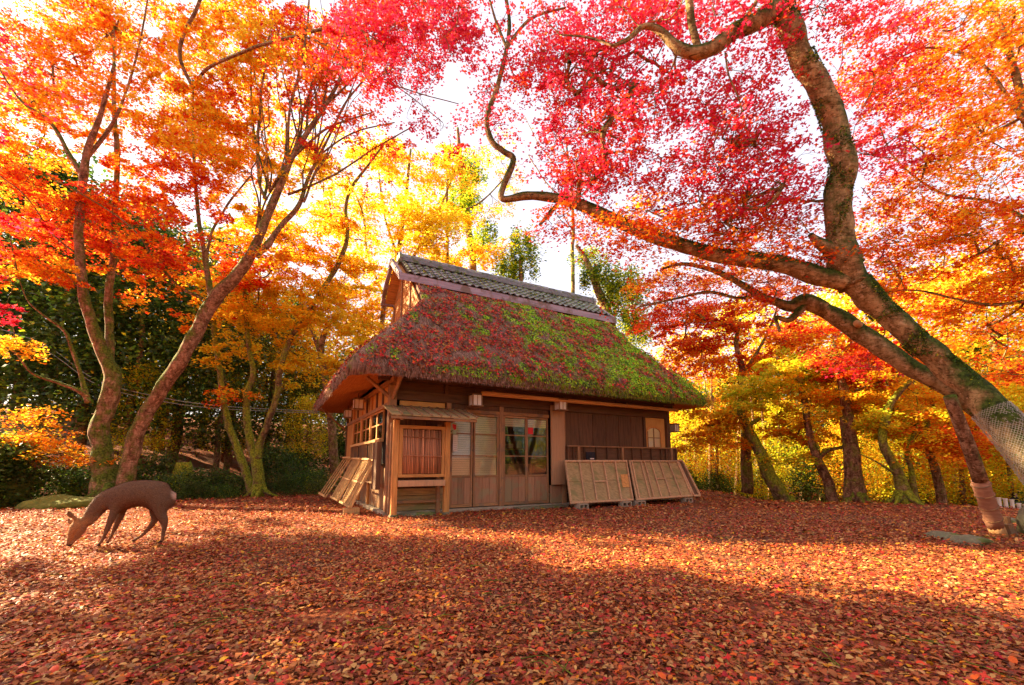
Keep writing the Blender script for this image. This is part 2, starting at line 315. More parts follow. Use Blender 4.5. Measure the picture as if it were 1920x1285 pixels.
PAL = {  # real leaf colours
 'crimson': [(.76, .025, .085), (.82, .05, .13), (.64, .018, .055), (.85, .09, .08)],
 'red': [(.72, .05, .02), (.66, .02, .02), (.80, .10, .02), (.60, .02, .03)],
 'redor': [(.82, .13, .015), (.76, .07, .02), (.86, .20, .02), (.70, .04, .02)],
 'orange': [(.92, .27, .012), (.94, .35, .015), (.90, .19, .012), (.94, .44, .02)],
 'gold': [(.93, .52, .02), (.94, .60, .03), (.92, .42, .02), (.88, .66, .04)],
 'yellow': [(.94, .68, .03), (.92, .76, .05), (.95, .58, .02), (.80, .74, .05)],
 'lime': [(.52, .66, .03), (.66, .70, .03), (.40, .54, .02), (.82, .70, .03)],
 'green': [(.07, .14, .015), (.10, .19, .02), (.16, .25, .02), (.05, .10, .015)],
 'dark': [(.045, .085, .020), (.065, .12, .025), (.10, .17, .03), (.035, .065, .016)],
 'litter': [(.42, .11, .032), (.33, .06, .022), (.52, .17, .045), (.24, .04, .018), (.46, .13, .032), (.60, .31, .09), (.40, .05, .024), (.14, .034, .018), (.36, .10, .03), (.48, .22, .08)],
}
def colours(n, mix):
    """mix: {'red': .6, 'orange': .4}"""
    ks = list(mix); w = np.array([mix[k] for k in ks], float); w /= w.sum(); pick = rng.choice(len(ks), n, p=w); out = np.zeros((n, 3))
    for i, k in enumerate(ks):
        m = pick == i; c = np.array(PAL[k]); out[m] = c[rng.integers(0, len(c), m.sum())]
    return np.clip(out*rng.uniform(.82, 1.15, (n, 1)), 0, .95)

def pad_leaves(cen, rad, n, flat=.16):
    """leaves of one flat spray: strung along fine twigs that fan out"""
    nt_ = max(5, int(rad*11)); ang = rng.uniform(0, 2*np.pi, nt_); k = rng.integers(0, nt_, n)
    d = np.sqrt(rng.uniform(0.01, 1, n)); a = ang[k]+rng.normal(0, .16, n)+d*rng.normal(0, .12, n)
    x = d*rad*np.cos(a); y = d*rad*np.sin(a); droop = -.22*rad*d**2
    z = droop+rng.normal(0, flat*rad*.5, n)
    tl = rng.normal(0, .16, 2)
    z = z+x*tl[0]+y*tl[1]
    return np.stack([x, y, z], -1)+np.array(cen)[None]

WS = 1.0
# ground strips kept sunlit by moving or dropping sprays in the sun's way: (x, y, half length, half width), long side along the sun's direction
GAPS = [(3.1, 4.75, 3.0, .48), (2.2, 3.95, 1.6, .14), (5.6, 4.7, 1.6, .45), (3.9, 3.55, 1.5, .22), (-3.5, 8.7, 2.6, .24), (-2.7, 7.85, 2.9, .24), (-.9, 6.75, 2.2, .16), (-5.8, 5.75, 1.5, .45), (-7.2, 6.9, 1.2, .3), (-3.4, 10.3, 1.6, 1.4)]
SUNH = Vector((SUN_DIR.x, SUN_DIR.y)).normalized()
def in_gap(c, m=.12):
    gx = c.x-SUN_DIR.x/SUN_DIR.z*c.z; gy = c.y-SUN_DIR.y/SUN_DIR.z*c.z
    for (x, y, a, b) in GAPS:
        dx, dy = gx-x, gy-y; u_ = dx*SUNH.x+dy*SUNH.y; v_ = -dx*SUNH.y+dy*SUNH.x
        if abs(u_) < a+m and abs(v_) < b+m: return True
    return False
class Tree:
    """traced trunk and limbs + sprays; twigs grow between them"""
    def __init__(s, name, loc, bark, label, cat='tree', group=None):
        s.root = empty(name, loc); tag(s.root, label, cat, group); s.o = Vector(loc); s.bark = bark
        s.nodes = []; s.pads = []; s.P = []; s.S = []; s.C = []
    def limb(s, pts, name='branch', n=10, sub=6, wob=.25, bark=None, lumps=.10, node=True):
        """pts: (u, v, Y, width in photo px)"""
        rows = [[*P(u, v, Y), w*.5*mpp(u, v, Y)*WS] for u, v, Y, w in pts]
        a = spline(rows, sub); seed = random.random()*50
        for i in range(1, len(a)-1):
            p = Vector(a[i][:3])*2.1+Vector((seed, 0, 0)); nv = mnoise.noise_vector(p); a[i][:3] += np.array(nv)*a[i][3]*wob
        m = MB(); m.tube([r[:3]-np.array(s.o) for r in a], [max(.003, r[3]) for r in a], n)
        # lumpy surface
        for i, v in enumerate(m.v):
            q = Vector(v); ring = min(i//n, len(a)-1); ax = Vector(a[ring][:3])-s.o; d = (q-ax)
            k = 1+lumps*mnoise.noise(q*3.1+Vector((seed, 3, 1)))*1.6+lumps*.6*mnoise.noise(q*9+Vector((seed, 3, 1)))
            m.v[i] = tuple(ax+d*k)
        ob = m.build(name, bark or s.bark, s.root, smooth=True)
        if node:
            for r in a[2:]: s.nodes.append((r[0], r[1], r[2], r[3]))
        return ob
    def roots(s, u, v, Y, w, n=6):
        c = P(u, v, Y); rr = w*.5*mpp(u, v, Y)*WS; z0 = ground_h(c.x, c.y); m = MB(); a0 = random.random()*6
        for i in range(n):
            a = a0+6.283*i/n+random.uniform(-.3, .3); L = rr*random.uniform(2.2, 3.6); d = Vector((math.cos(a), math.sin(a), 0)); e = Vector((-d.y, d.x, 0))*random.uniform(-.3, .3)*L
            pts = [Vector((c.x, c.y, z0+rr*1.7))+d*rr*.45, Vector((c.x, c.y, z0+rr*.75))+d*rr*.95, Vector((c.x, c.y, z0+rr*.18))+d*L*.6+e*.4]; q = Vector((c.x, c.y, 0))+d*L+e; q.z = ground_h(q.x, q.y)-.06; pts.append(q)
            m.tube([p-s.o for p in pts], [rr*.5, rr*.42, rr*.26, rr*.1], 8)
        m.build('root', s.bark, s.root, smooth=True)
    def cling(s, pts, n, mix, size, up=.0, name='ivy'):
        """small leaves growing on the bark of a traced stretch"""
        rows = spline([[*P(u, v, Y), w*.5*mpp(u, v, Y)*WS] for u, v, Y, w in pts], 8); k = len(rows); i = rng.integers(0, k-1, n*4); f = rng.random(n*4)[:, None]
        c = rows[i]*(1-f)+rows[i+1]*f; d = rows[np.minimum(i+1, k-1), :3]-rows[i, :3]; d /= np.linalg.norm(d, axis=1)[:, None]
        q = rng.normal(0, 1, (n*4, 3)); q -= (q*d).sum(1)[:, None]*d; q /= np.linalg.norm(q, axis=1)[:, None]; p = c[:, :3]+q*c[:, 3:4]*1.04
        ns = np.array([mnoise.noise(Vector(v)*2.6) for v in p]); k_ = (ns+q[:, 2]*up) > rng.normal(.06, .08, n*4); p = p[k_][:n]-np.array(s.o)
        o = link(name, leaf_mesh(name, p, rng.uniform(.6, 1.3, len(p))*size, colours(len(p), mix), 1.1, T_MAPLE), M['evergreen'], s.root); o['kind'] = 'stuff'
    def region(s, u, v, Y, ru, rv, pads, leaves, mix, size=.06, rad=(.35, .7), dY=.8, flat=.16):
        """pads sprays in the stretch of crown seen round (u, v) at depth Y"""
        for i in range(pads):
            a = random.uniform(0, 2*math.pi); d = math.sqrt(random.random())
            c = P(u+ru*d*math.cos(a), v+rv*d*math.sin(a), max(1.5, Y+random.uniform(-dY, dY)))
            for k_ in range(14):
                if not in_gap(c): break
                c = P(u+ru*d*math.cos(a), v+rv*d*math.sin(a), max(1.5, Y+random.uniform(-dY, dY)*(1+.22*k_)))
            s.pad(c, random.uniform(*rad), int(leaves*random.uniform(.7, 1.3)), mix, size, flat)
    def pad(s, c, r, n, mix, size, flat=.16):
        s.pads.append((c.x, c.y, c.z)); s.P.append(pad_leaves(c, r, n, flat))
        # each spray leans towards one hue of the mix
        k = random.choices(list(mix), weights=list(mix.values()))[0]; m2 = dict(mix); m2[k] = m2[k]+sum(mix.values())*.9
        s.C.append(colours(n, m2)); s.S.append(rng.uniform(.75, 1.25, n)*size)
    def finish(s, template=T_MAPLE, leafmat='leaf', twig=True, tilt=.55, twr=.0045, maxlen=3.2):
        if s.P:
            pos = np.concatenate(s.P)-np.array(s.o); 
            o = link('crown', leaf_mesh('crown', pos, np.concatenate(s.S), np.concatenate(s.C), tilt, template), M[leafmat], s.root); o['kind'] = 'stuff'
        if twig and s.pads and s.nodes:
            pads = np.array(s.pads); n = len(pads); nd = np.array([q[:3] for q in s.nodes]); w = np.array([q[3] for q in s.nodes])
            D = np.linalg.norm(pads[:, None]-nd[None], axis=2); best = D.min(1); par = -1-D.argmin(1); done = np.zeros(n, bool); order = []
            for _ in range(n):
                b = np.where(done, 1e9, best); i = int(b.argmin()); done[i] = True; order.append(i)
                dd = np.linalg.norm(pads-pads[i], axis=1)*1.12+.05; up = (~done) & (dd < best); best[up] = dd[up]; par[up] = i
            cnt = np.ones(n)
            for i in reversed(order):
                if par[i] >= 0: cnt[par[i]] += cnt[i]
            m = MB()
            for i in order:
                q = Vector(nd[-1-par[i]]) if par[i] < 0 else Vector(pads[par[i]]); p = Vector(pads[i]); L = (p-q).length
                if L > maxlen: continue
                r0 = twr*(cnt[i]+1)**.5
                if par[i] < 0: r0 = min(r0, max(.006, w[-1-par[i]]*.7))
                r1 = r0*.72; mid = [q.lerp(p, t)+Vector(mnoise.noise_vector(q.lerp(p, t)*1.7+Vector((5, 1, 9))))*L*.16+Vector((0, 0, -.07*L*math.sin(t*math.pi))) for t in (.2, .4, .6, .8)]
                pts = [q]+mid+[p]
                m.tube([a-s.o for a in pts], [r0+(r1-r0)*t/5 for t in range(6)], 4 if r0 < .02 else 6, cap=False)
                if random.random() < .8:      # side twigs
                    for _ in range(3):
                        dr = Vector((random.gauss(0, 1), random.gauss(0, 1), random.gauss(.1, .3))).normalized()*random.uniform(.25, .55)
                        m.tube([p-s.o, p+dr*.5+Vector((0, 0, .03))-s.o, p+dr-s.o], [r1*.6, r1*.4, .0015], 3, cap=False)
            o = m.build('twigs', s.bark, s.root, smooth=True); o['kind'] = 'stuff'
        return s.root

# ============================================================ GROUND
CA = math.atan2(.483, .875); CO = Vector((-2.55, 9.1, 0)); DR = Vector((math.cos(CA), math.sin(CA), 0)); DL = Vector((-math.sin(CA), math.cos(CA), 0))
def sst(a, b, x):
    t = min(1, max(0, (x-a)/(b-a))); return t*t*(3-2*t)
def edge_r(az):     # az = atan2(x, y)
    base = 16.6; bump = 6.5*sst(-.62, -.3, az)*(1-sst(.32, .55, az))
    dip = -1.2*sst(.3, .45, az)*(1-sst(.5, .9, az))
    return base+bump+dip-.5*sst(.0, -1.2, az) if az < 0 else base+bump+dip
def ground_h(x, y):
    r = math.hypot(x, y); az = math.atan2(x, y); e = edge_r(az); rt = sst(-.1, .5, az)
    n = mnoise.noise(Vector((x*.35, y*.35, 0)))*.05+mnoise.noise(Vector((x*1.3, y*1.3, 3)))*.018
    flat = sst(0, 3, r)
    dep = (-.75*(1-rt)-1.4*rt)
    h = dep*sst(e-.4, e+3.2, r)
    h += (.26*(1-rt)+.05*rt)*max(0, min(r, e+22)-(e+4))
    h += (.10*(1-rt)+.06*rt)*max(0, min(r, 90)-(e+22))
    if r > e: n *= 3
    # house pad stays level
    lx = (x-CO.x)*DR.x+(y-CO.y)*DR.y; ly = (x-CO.x)*DL.x+(y-CO.y)*DL.y
    pad = (sst(-2, -.6, lx)*(1-sst(8.8, 10.2, lx)))*(sst(-2, -.6, ly)*(1-sst(6.3, 7.5, ly)))
    return (h+n)*(1-pad)
def build_ground():
    az_n = 260; rs = [0.0]+[.4+.35*i for i in range(64)]; r = rs[-1]
    while r < 420: r *= 1.09; rs.append(r)
    V = []; Fc = []
    for i, r in enumerate(rs):
        for j in range(az_n):
            a = 2*math.pi*j/az_n; x, y = r*math.sin(a), r*math.cos(a); V.append((x, y, ground_h(x, y)))
    for i in range(len(rs)-1):
        for j in range(az_n):
            a = i*az_n+j; b = i*az_n+(j+1) % az_n; Fc.append((a, b, b+az_n, a+az_n))
    me = bpy.data.meshes.new('ground'); me.from_pydata(V, [], Fc); me.polygons.foreach_set('use_smooth', [True]*len(me.polygons))
    bm = bmesh.new(); bm.from_mesh(me); bmesh.ops.remove_doubles(bm, verts=bm.verts, dist=1e-5); bmesh.ops.recalc_face_normals(bm, faces=bm.faces); bm.to_mesh(me); bm.free()
    o = link('ground', me, M['ground']); o['kind'] = 'structure'; return o
ground = build_ground()
if sum(p.normal.z for p in ground.data.polygons) < 0: ground.data.flip_normals()

def in_house(x, y, m=0.05):
    lx = (x-CO.x)*DR.x+(y-CO.y)*DR.y; ly = (x-CO.x)*DL.x+(y-CO.y)*DL.y
    return (lx > -.05-m) & (lx < 8.35+m) & (ly > -.05-m) & (ly < 6+m)
def scatter_litter():
    Ps = []; S = []
    def band(y0, y1, half, dens, size):
        n = int((y1-y0)*(half(y0)+half(y1))*dens)
        y = rng.uniform(y0, y1, n); x = rng.uniform(-1, 1, n)*np.array([half(v) for v in y]); k = ~in_house(x, y); x, y = x[k], y[k]
        k = np.array([mnoise.noise(Vector((a*.8, b*1.1, 21)))+.5*mnoise.noise(Vector((a*2.6, b*2.6, 4))) for a, b in zip(x, y)]) > rng.normal(-.62, .16, len(x)); x, y = x[k], y[k]
        z = np.array([ground_h(a, b) for a, b in zip(x, y)])+rng.uniform(.004, .035, len(x)); Ps.append(np.stack([x, y, z], -1)); S.append(rng.uniform(.7, 1.35, len(x))*size)
    hf = lambda y: 1.32*y+.8
    band(1.6, 3.4, hf, 2900, .036); band(3.4, 6, hf, 1350, .040); band(6, 10, hf, 400, .052); band(10, 17.5, hf, 70, .08)
    pos = np.concatenate(Ps); n = len(pos); c = colours(n, {'litter': 1})
    # the maples' bright leaves lie among the brown ones
    m = rng.random(n); a = m < .03; c[a] = colours(a.sum(), {'crimson': 1})*np.array([.66, .6, .35]); b = (m > .03) & (m < .13); c[b] = colours(b.sum(), {'orange': .6, 'redor': .6, 'gold': .04})*.75
    st = np.stack([rng.uniform(.7, 1.5, n), rng.uniform(.8, 1.25, n), rng.uniform(-1, 4.5, n)], -1)
    o = link('fallen_leaves', leaf_mesh('fallen_leaves', pos, np.concatenate(S), c, .36, T_OVAL_V, T_OVAL_F, stretch=st), M['litter'])
    tag(o, 'thick carpet of red and brown fallen leaves over the clearing', 'leaves', kind='stuff')
    # maple leaves lying on top
    n = 5200; y = 1.7+6.5*rng.random(n)**1.3; x = rng.uniform(-1, 1, n)*(1.32*y+.8); k = ~in_house(x, y); x, y = x[k], y[k]; n = len(x); z = np.array([ground_h(a, b) for a, b in zip(x, y)])+rng.uniform(.03, .05, n)
    o = link('fallen_maple_leaves', leaf_mesh('fallen_maple_leaves', np.stack([x, y, z], -1), rng.uniform(.03, .05, n), colours(n, {'litter': 1, 'redor': .3, 'red': .12, 'orange': .15})*.75, .3, T_MAPLE), M['litter'])
    tag(o, 'star shaped maple leaves scattered over the brown carpet', 'leaves', kind='stuff')
    # dropped twigs
    m = MB()
    for _ in range(260):
        y = random.uniform(2, 10); x = random.uniform(-1, 1)*(1.25*y); 
        if in_house(x, y, .3): continue
        a_ = random.uniform(0, 6.28); L_ = random.uniform(.06, .28); z = ground_h(x, y)+.035; d = Vector((math.cos(a_), math.sin(a_), 0)); e = Vector((-d.y, d.x, 0))
        p0 = Vector((x, y, z)); m.tube([p0, p0+d*L_*.5+e*random.uniform(-.02, .02)+Vector((0, 0, .015)), p0+d*L_], [.004, .003, .0015], 4, cap=False)
        if random.random() < .5: m.tube([p0+d*L_*.5+Vector((0, 0, .015)), p0+d*L_*.75+e*.05+Vector((0, 0, .02))], [.002, .001], 3, cap=False)
    tag(m.build('fallen_twigs', M['bark_far']), 'small dead twigs lying on the leaf carpet', 'twigs', kind='stuff')
    # the nearest ones, each its own
    protos = []
    for i in range(14):
        c = colours(1, {'litter': 1.0, 'redor': .15, 'red': .05}); tmp = T_OVAL_V
        if i % 3 == 0:
            me = leaf_mesh('fallen_leaf', np.zeros((1, 3)), np.array([.050]), c, .1, T_MAPLE)
        else:
            me = leaf_mesh('fallen_leaf', np.zeros((1, 3)), np.array([.050]), c, .1, tmp, T_OVAL_F, stretch=np.array([[random.uniform(.8, 1.4), 1, random.uniform(1, 4)]]))
        me.materials.append(M['litter']); protos.append(me)
    for i in range(300):
        y = 2.15+1.5*random.random()**1.3; x = random.uniform(-1, 1)*(1.18*y)
        o = bpy.data.objects.new('fallen_leaf', protos[i % 14]); col.objects.link(o); o.parent = ground
        o.location = (x, y, ground_h(x, y)+random.uniform(.03, .045)); o.rotation_euler = (random.gauss(0, .28), random.gauss(0, .28), random.uniform(0, 6.28)); s = random.uniform(.75, 1.2); o.scale = (s, s, s)
scatter_litter()

# ============================================================ HOUSE
house = empty('thatched_house', CO, CA)
tag(house, 'old thatched teahouse with moss and red leaves on its steep roof', 'house')
X0, X1, Y0, Y1 = -1.03, 9.50, -.9, 6.8
def roof_loops():
    prof = [(0.06, 2.79), (0.0, 2.88), (.02, 3.0), (.12, 3.2), (.32, 3.42), (.6, 3.72), (.9, 4.03), (1.2, 4.35), (1.5, 4.67), (1.8, 5.0), (1.98, 5.2), (2.2, 5.42), (2.45, 5.66), (2.7, 5.86), (2.95, 6.0), (3.2, 6.15), (3.8, 6.5)]
    V = []; nx, ny, nc = 90, 56, 8
    for (ins, z) in prof:
        il = min(ins, 1.98); ir = min(ins, 1.75); x0, x1, y0, y1 = X0+il, X1-ir, Y0+ins, Y1-ins
        r = max(.03, .75*(1-ins/1.98)); ring = []
        def arc(cx, cy_, a0):
            for k in range(nc): a = a0+math.pi/2*k/(nc-1); ring.append((cx+r*math.cos(a), cy_+r*math.sin(a)))
        for i in range(nx): ring.append((x0+r+(x1-x0-2*r)*i/nx, y0))
        arc(x1-r, y0+r, -math.pi/2)
        for i in range(ny): ring.append((x1, y0+r+(y1-y0-2*r)*(i+.5)/ny))
        arc(x1-r, y1-r, 0)
        for i in range(nx): ring.append((x1-r-(x1-x0-2*r)*(i+.5)/nx, y1))
        arc(x0+r, y1-r, math.pi/2)
        for i in range(ny): ring.append((x0, y1-r-(y1-y0-2*r)*(i+.5)/ny))
        arc(x0+r, y0+r, math.pi)
        V.append([(x, y, z) for x, y in ring])
    return V
def build_roof():
    L = roof_loops(); n = len(L[0]); V = []; Fc = []
    for i, ring in enumerate(L):
        for (x, y, z) in ring:
            q = Vector((x*1.6, y*1.6, z*1.6)); d = mnoise.noise(q)*.05+mnoise.noise(q*4)*.035+mnoise.noise(q*11)*.02
            if i == 0: d *= .8
            k = 0 if 2 < i else -.02*mnoise.noise(Vector((x*6, y*6, 0)))
            gy = -1 if y < 2.9 else 1
            V.append((x, y+gy*d*(.7 if i < 14 else 0), z+d*.8+k))
    for i in range(len(L)-1):
        for j in range(n): a = i*n+j; b = i*n+(j+1) % n; Fc.append((a, b, b+n, a+n))
    me = bpy.data.meshes.new('thatch_roof'); me.from_pydata(V, [], Fc); me.polygons.foreach_set('use_smooth', [True]*len(me.polygons)); me.update()
    link('thatch_roof', me, M['thatch'], house)
    # soffit: cut reed ends seen from below, rising to the wall plate
    V = []; Fc = []; ks = [(0.07, 2.792), (.35, 2.84), (.7, 2.90), (1.0, 2.97)]
    for (ins, z) in ks:
        for (x, y, _) in L[0]:
            cx, cy_ = (X0+X1)/2, (Y0+Y1)/2; fx = (X1-X0)/2; fy = (Y1-Y0)/2
            xx = cx+(x-cx)*(fx-ins)/(fx-.06); yy = cy_+(y-cy_)*(fy-ins)/(fy-.06); q = Vector((x*1.6, y*1.6, 2.74*1.6))
            d = mnoise.noise(q)*.05+mnoise.noise(q*4)*.035 if ins < .1 else mnoise.noise(q*3+Vector((ins*5, 0, 0)))*.03
            V.append((xx, yy, z+d*.6))
    for i in range(3):
        for j in range(n): a = i*n+j; b = i*n+(j+1) % n; Fc.append((b, a, a+n, b+n))
    me = bpy.data.meshes.new('eave_soffit'); me.from_pydata(V, [], Fc); me.polygons.foreach_set('use_smooth', [True]*len(me.polygons)); me.update()
    link('eave_soffit', me, M['soffit'], house)
    # fringe of straw ends, loose straw, moss tufts, leaves: real blades on the slope
    prof = [(0.0, 2.86), (.02, 3.02), (.12, 3.2), (.32, 3.42), (.6, 3.72), (.9, 4.03), (1.2, 4.35), (1.5, 4.67), (1.8, 5.0), (1.98, 5.2), (2.2, 5.42), (2.45, 5.66), (2.7, 5.86), (2.9, 5.97)]
    ii = np.array([p[0] for p in prof]); zz = np.array([p[1] for p in prof])
    al = np.concatenate([[0], np.cumsum(np.hypot(np.diff(ii), np.diff(zz)))])
    def slope_pts(n, face='front'):
        q_ = rng.uniform(0, al[-1], n); ins = np.interp(q_, al, ii)
        z = np.interp(q_, al, zz); il = np.minimum(ins, 1.98); ir = np.minimum(ins, 1.75)
        if face == 'front':
            x = rng.uniform(X0, X1, n); y = Y0+ins; k = (x > X0+il+.15*(ins < 1)) & (x < X1-ir-.1*(ins < 1))
            nrm = np.tile([0, -.72, .69], (n, 1))
        else:
            k0 = ins < 1.95; ins, z = ins[k0], z[k0]; n = len(ins); y = rng.uniform(Y0, Y1, n); x = X0+ins; k = (y > Y0+ins+.2) & (y < Y1-ins-.2); nrm = np.tile([-.72, 0, .69], (n, 1))
        p = np.stack([x, y, z], -1)
        for q in p:
            v = Vector(q*1.6); d = mnoise.noise(v)*.05+mnoise.noise(v*4)*.035; q[1] += (-1 if face == 'front' else 0)*d*.7; q[2] += d*.8
        return p[k], nrm[k]
    def lay(nrm, spread, upright=0):
        """frames whose local z is the slope normal, local y runs down the slope (random about it)"""
        n = len(nrm); N_ = nrm+rng.normal(0, spread, (n, 3)); N_ /= np.linalg.norm(N_, axis=1)[:, None]
        a = rng.normal(0, 1, (n, 3)) if not upright else np.cross(nrm, np.cross(np.tile([0, 0, -1.], (n, 1)), nrm))+rng.normal(0, .35, (n, 3))
        Yv = a-(a*N_).sum(1)[:, None]*N_; Yv /= np.linalg.norm(Yv, axis=1)[:, None]; Xv = np.cross(Yv, N_)
        return np.stack([Xv, Yv, N_], -1)
    def mossy(p):
        return np.array([mnoise.noise(Vector((q[0]*.85, q[2]*.9, 7)))*.55+mnoise.noise(Vector((q[0]*2.9, q[2]*2.9, 2)))*.75 + max(-.34, min(.22, (q[0]-3.2)*.11))-.03*(q[2]-4) for q in p])
    pos, nr = slope_pts(60000); ms = mossy(pos)
    kb = ms > rng.normal(.04, .10, len(ms)); pm = pos[kb]; nm = nr[kb]
    n = len(pm); c = np.clip(colours(n, {'green': .35, 'lime': .8})*np.array([.62, 1.0, .5])*np.clip(.62+1.6*np.repeat(0, n)[:, None]+(ms[kb][:, None]*1.5), .35, 1.25), 0, .8); st = np.stack([rng.uniform(.5, 1.2, n), rng.uniform(.8, 1.8, n), np.ones(n)], -1)
    o = link('moss', leaf_mesh('moss', pm+nm*.012, rng.uniform(.03, .06, n), c, 0, T_KITE, mats=lay(nm, .55, 1), stretch=st), M['litter'], house); o['kind'] = 'stuff'
    ps, ns = pos[~kb], nr[~kb]; ps, ns = ps[:15000], ns[:15000]; n = len(ps)
    c = np.array([(.36, .20, .14)])*rng.uniform(.35, 1.6, (n, 1))*np.array([1, .95, .9]); st = np.stack([np.full(n, .14), rng.uniform(2, 5, n), np.ones(n)], -1)
    o = link('loose_straw', leaf_mesh('loose_straw', ps+ns*.012, rng.uniform(.04, .07, n), c, 0, T_KITE, mats=lay(ns, .2, 1), stretch=st), M['litter'], house); o['kind'] = 'stuff'
    pos, nr = slope_pts(42000); ms = mossy(pos); kp = rng.random(len(ms)) < np.clip(.58-ms*1.9, .10, .75); pos, nr = pos[kp], nr[kp]
    kc = np.array([mnoise.noise(Vector((q[0]*3.4, q[2]*3.4, 11))) for q in pos]) > rng.normal(-.12, .15, len(pos)); pos, nr = pos[kc], nr[kc]; n = len(pos)
    p2, n2 = slope_pts(5000, 'left'); pos = np.concatenate([pos, p2]); nr = np.concatenate([nr, n2]); n = len(pos)
    c = colours(n, {'red': .5, 'crimson': .55, 'redor': .22, 'litter': 1.0})*np.array([.92, 1.0, .55])*rng.uniform(.35, 1.3, (n, 1))
    o = link('roof_leaves', leaf_mesh('roof_leaves', pos+nr*rng.uniform(.02, .04, (n, 1)), rng.uniform(.05, .085, n), c, 0, T_MAPLE, mats=lay(nr, .42)), M['litter'], house); o['kind'] = 'stuff'
    # eave fringe
    n = 5200; x = rng.uniform(X0+.4, X1-.3, n); q = np.stack([x, np.full(n, Y0-.0)+rng.normal(0, .03, n), rng.uniform(2.73, 2.95, n)], -1)
    q2 = np.stack([np.full(1800, X0)+rng.normal(0, .03, 1800), rng.uniform(Y0+.4, Y1-.4, 1800), rng.uniform(2.72, 3.0, 1800)], -1); q = np.concatenate([q, q2])
    m = len(q); gre = (q[:, 0]+rng.normal(0, 1.2, m) > 4.2) & (np.arange(m) < n); c = np.array([(.34, .19, .13)])*rng.uniform(.3, 1.5, (m, 1)); c[gre] = colours(gre.sum(), {'green': .5, 'lime': .4})*np.array([.6, .75, .5])
    F3 = np.zeros((m, 3, 3)); yw = rng.normal(0, .5, m); tl = rng.normal(.0, .25, m)
    Yv = np.stack([tl*.6, rng.normal(-.2, .25, m), -np.ones(m)], -1); Yv /= np.linalg.norm(Yv, axis=1)[:, None]
    Xv = np.stack([np.cos(yw), np.sin(yw), np.zeros(m)], -1); Xv -= (Xv*Yv).sum(1)[:, None]*Yv; Xv /= np.linalg.norm(Xv, axis=1)[:, None]; F3 = np.stack([Xv, Yv, np.cross(Xv, Yv)], -1)
    st = np.stack([rng.uniform(.15, .4, m), rng.uniform(1.0, 2.6, m), np.ones(m)], -1)
    o = link('straw_fringe', leaf_mesh('straw_fringe', q, rng.uniform(.03, .055, m), c, 0, T_KITE, mats=F3, stretch=st), M['litter'], house); o['kind'] = 'stuff'
build_roof()

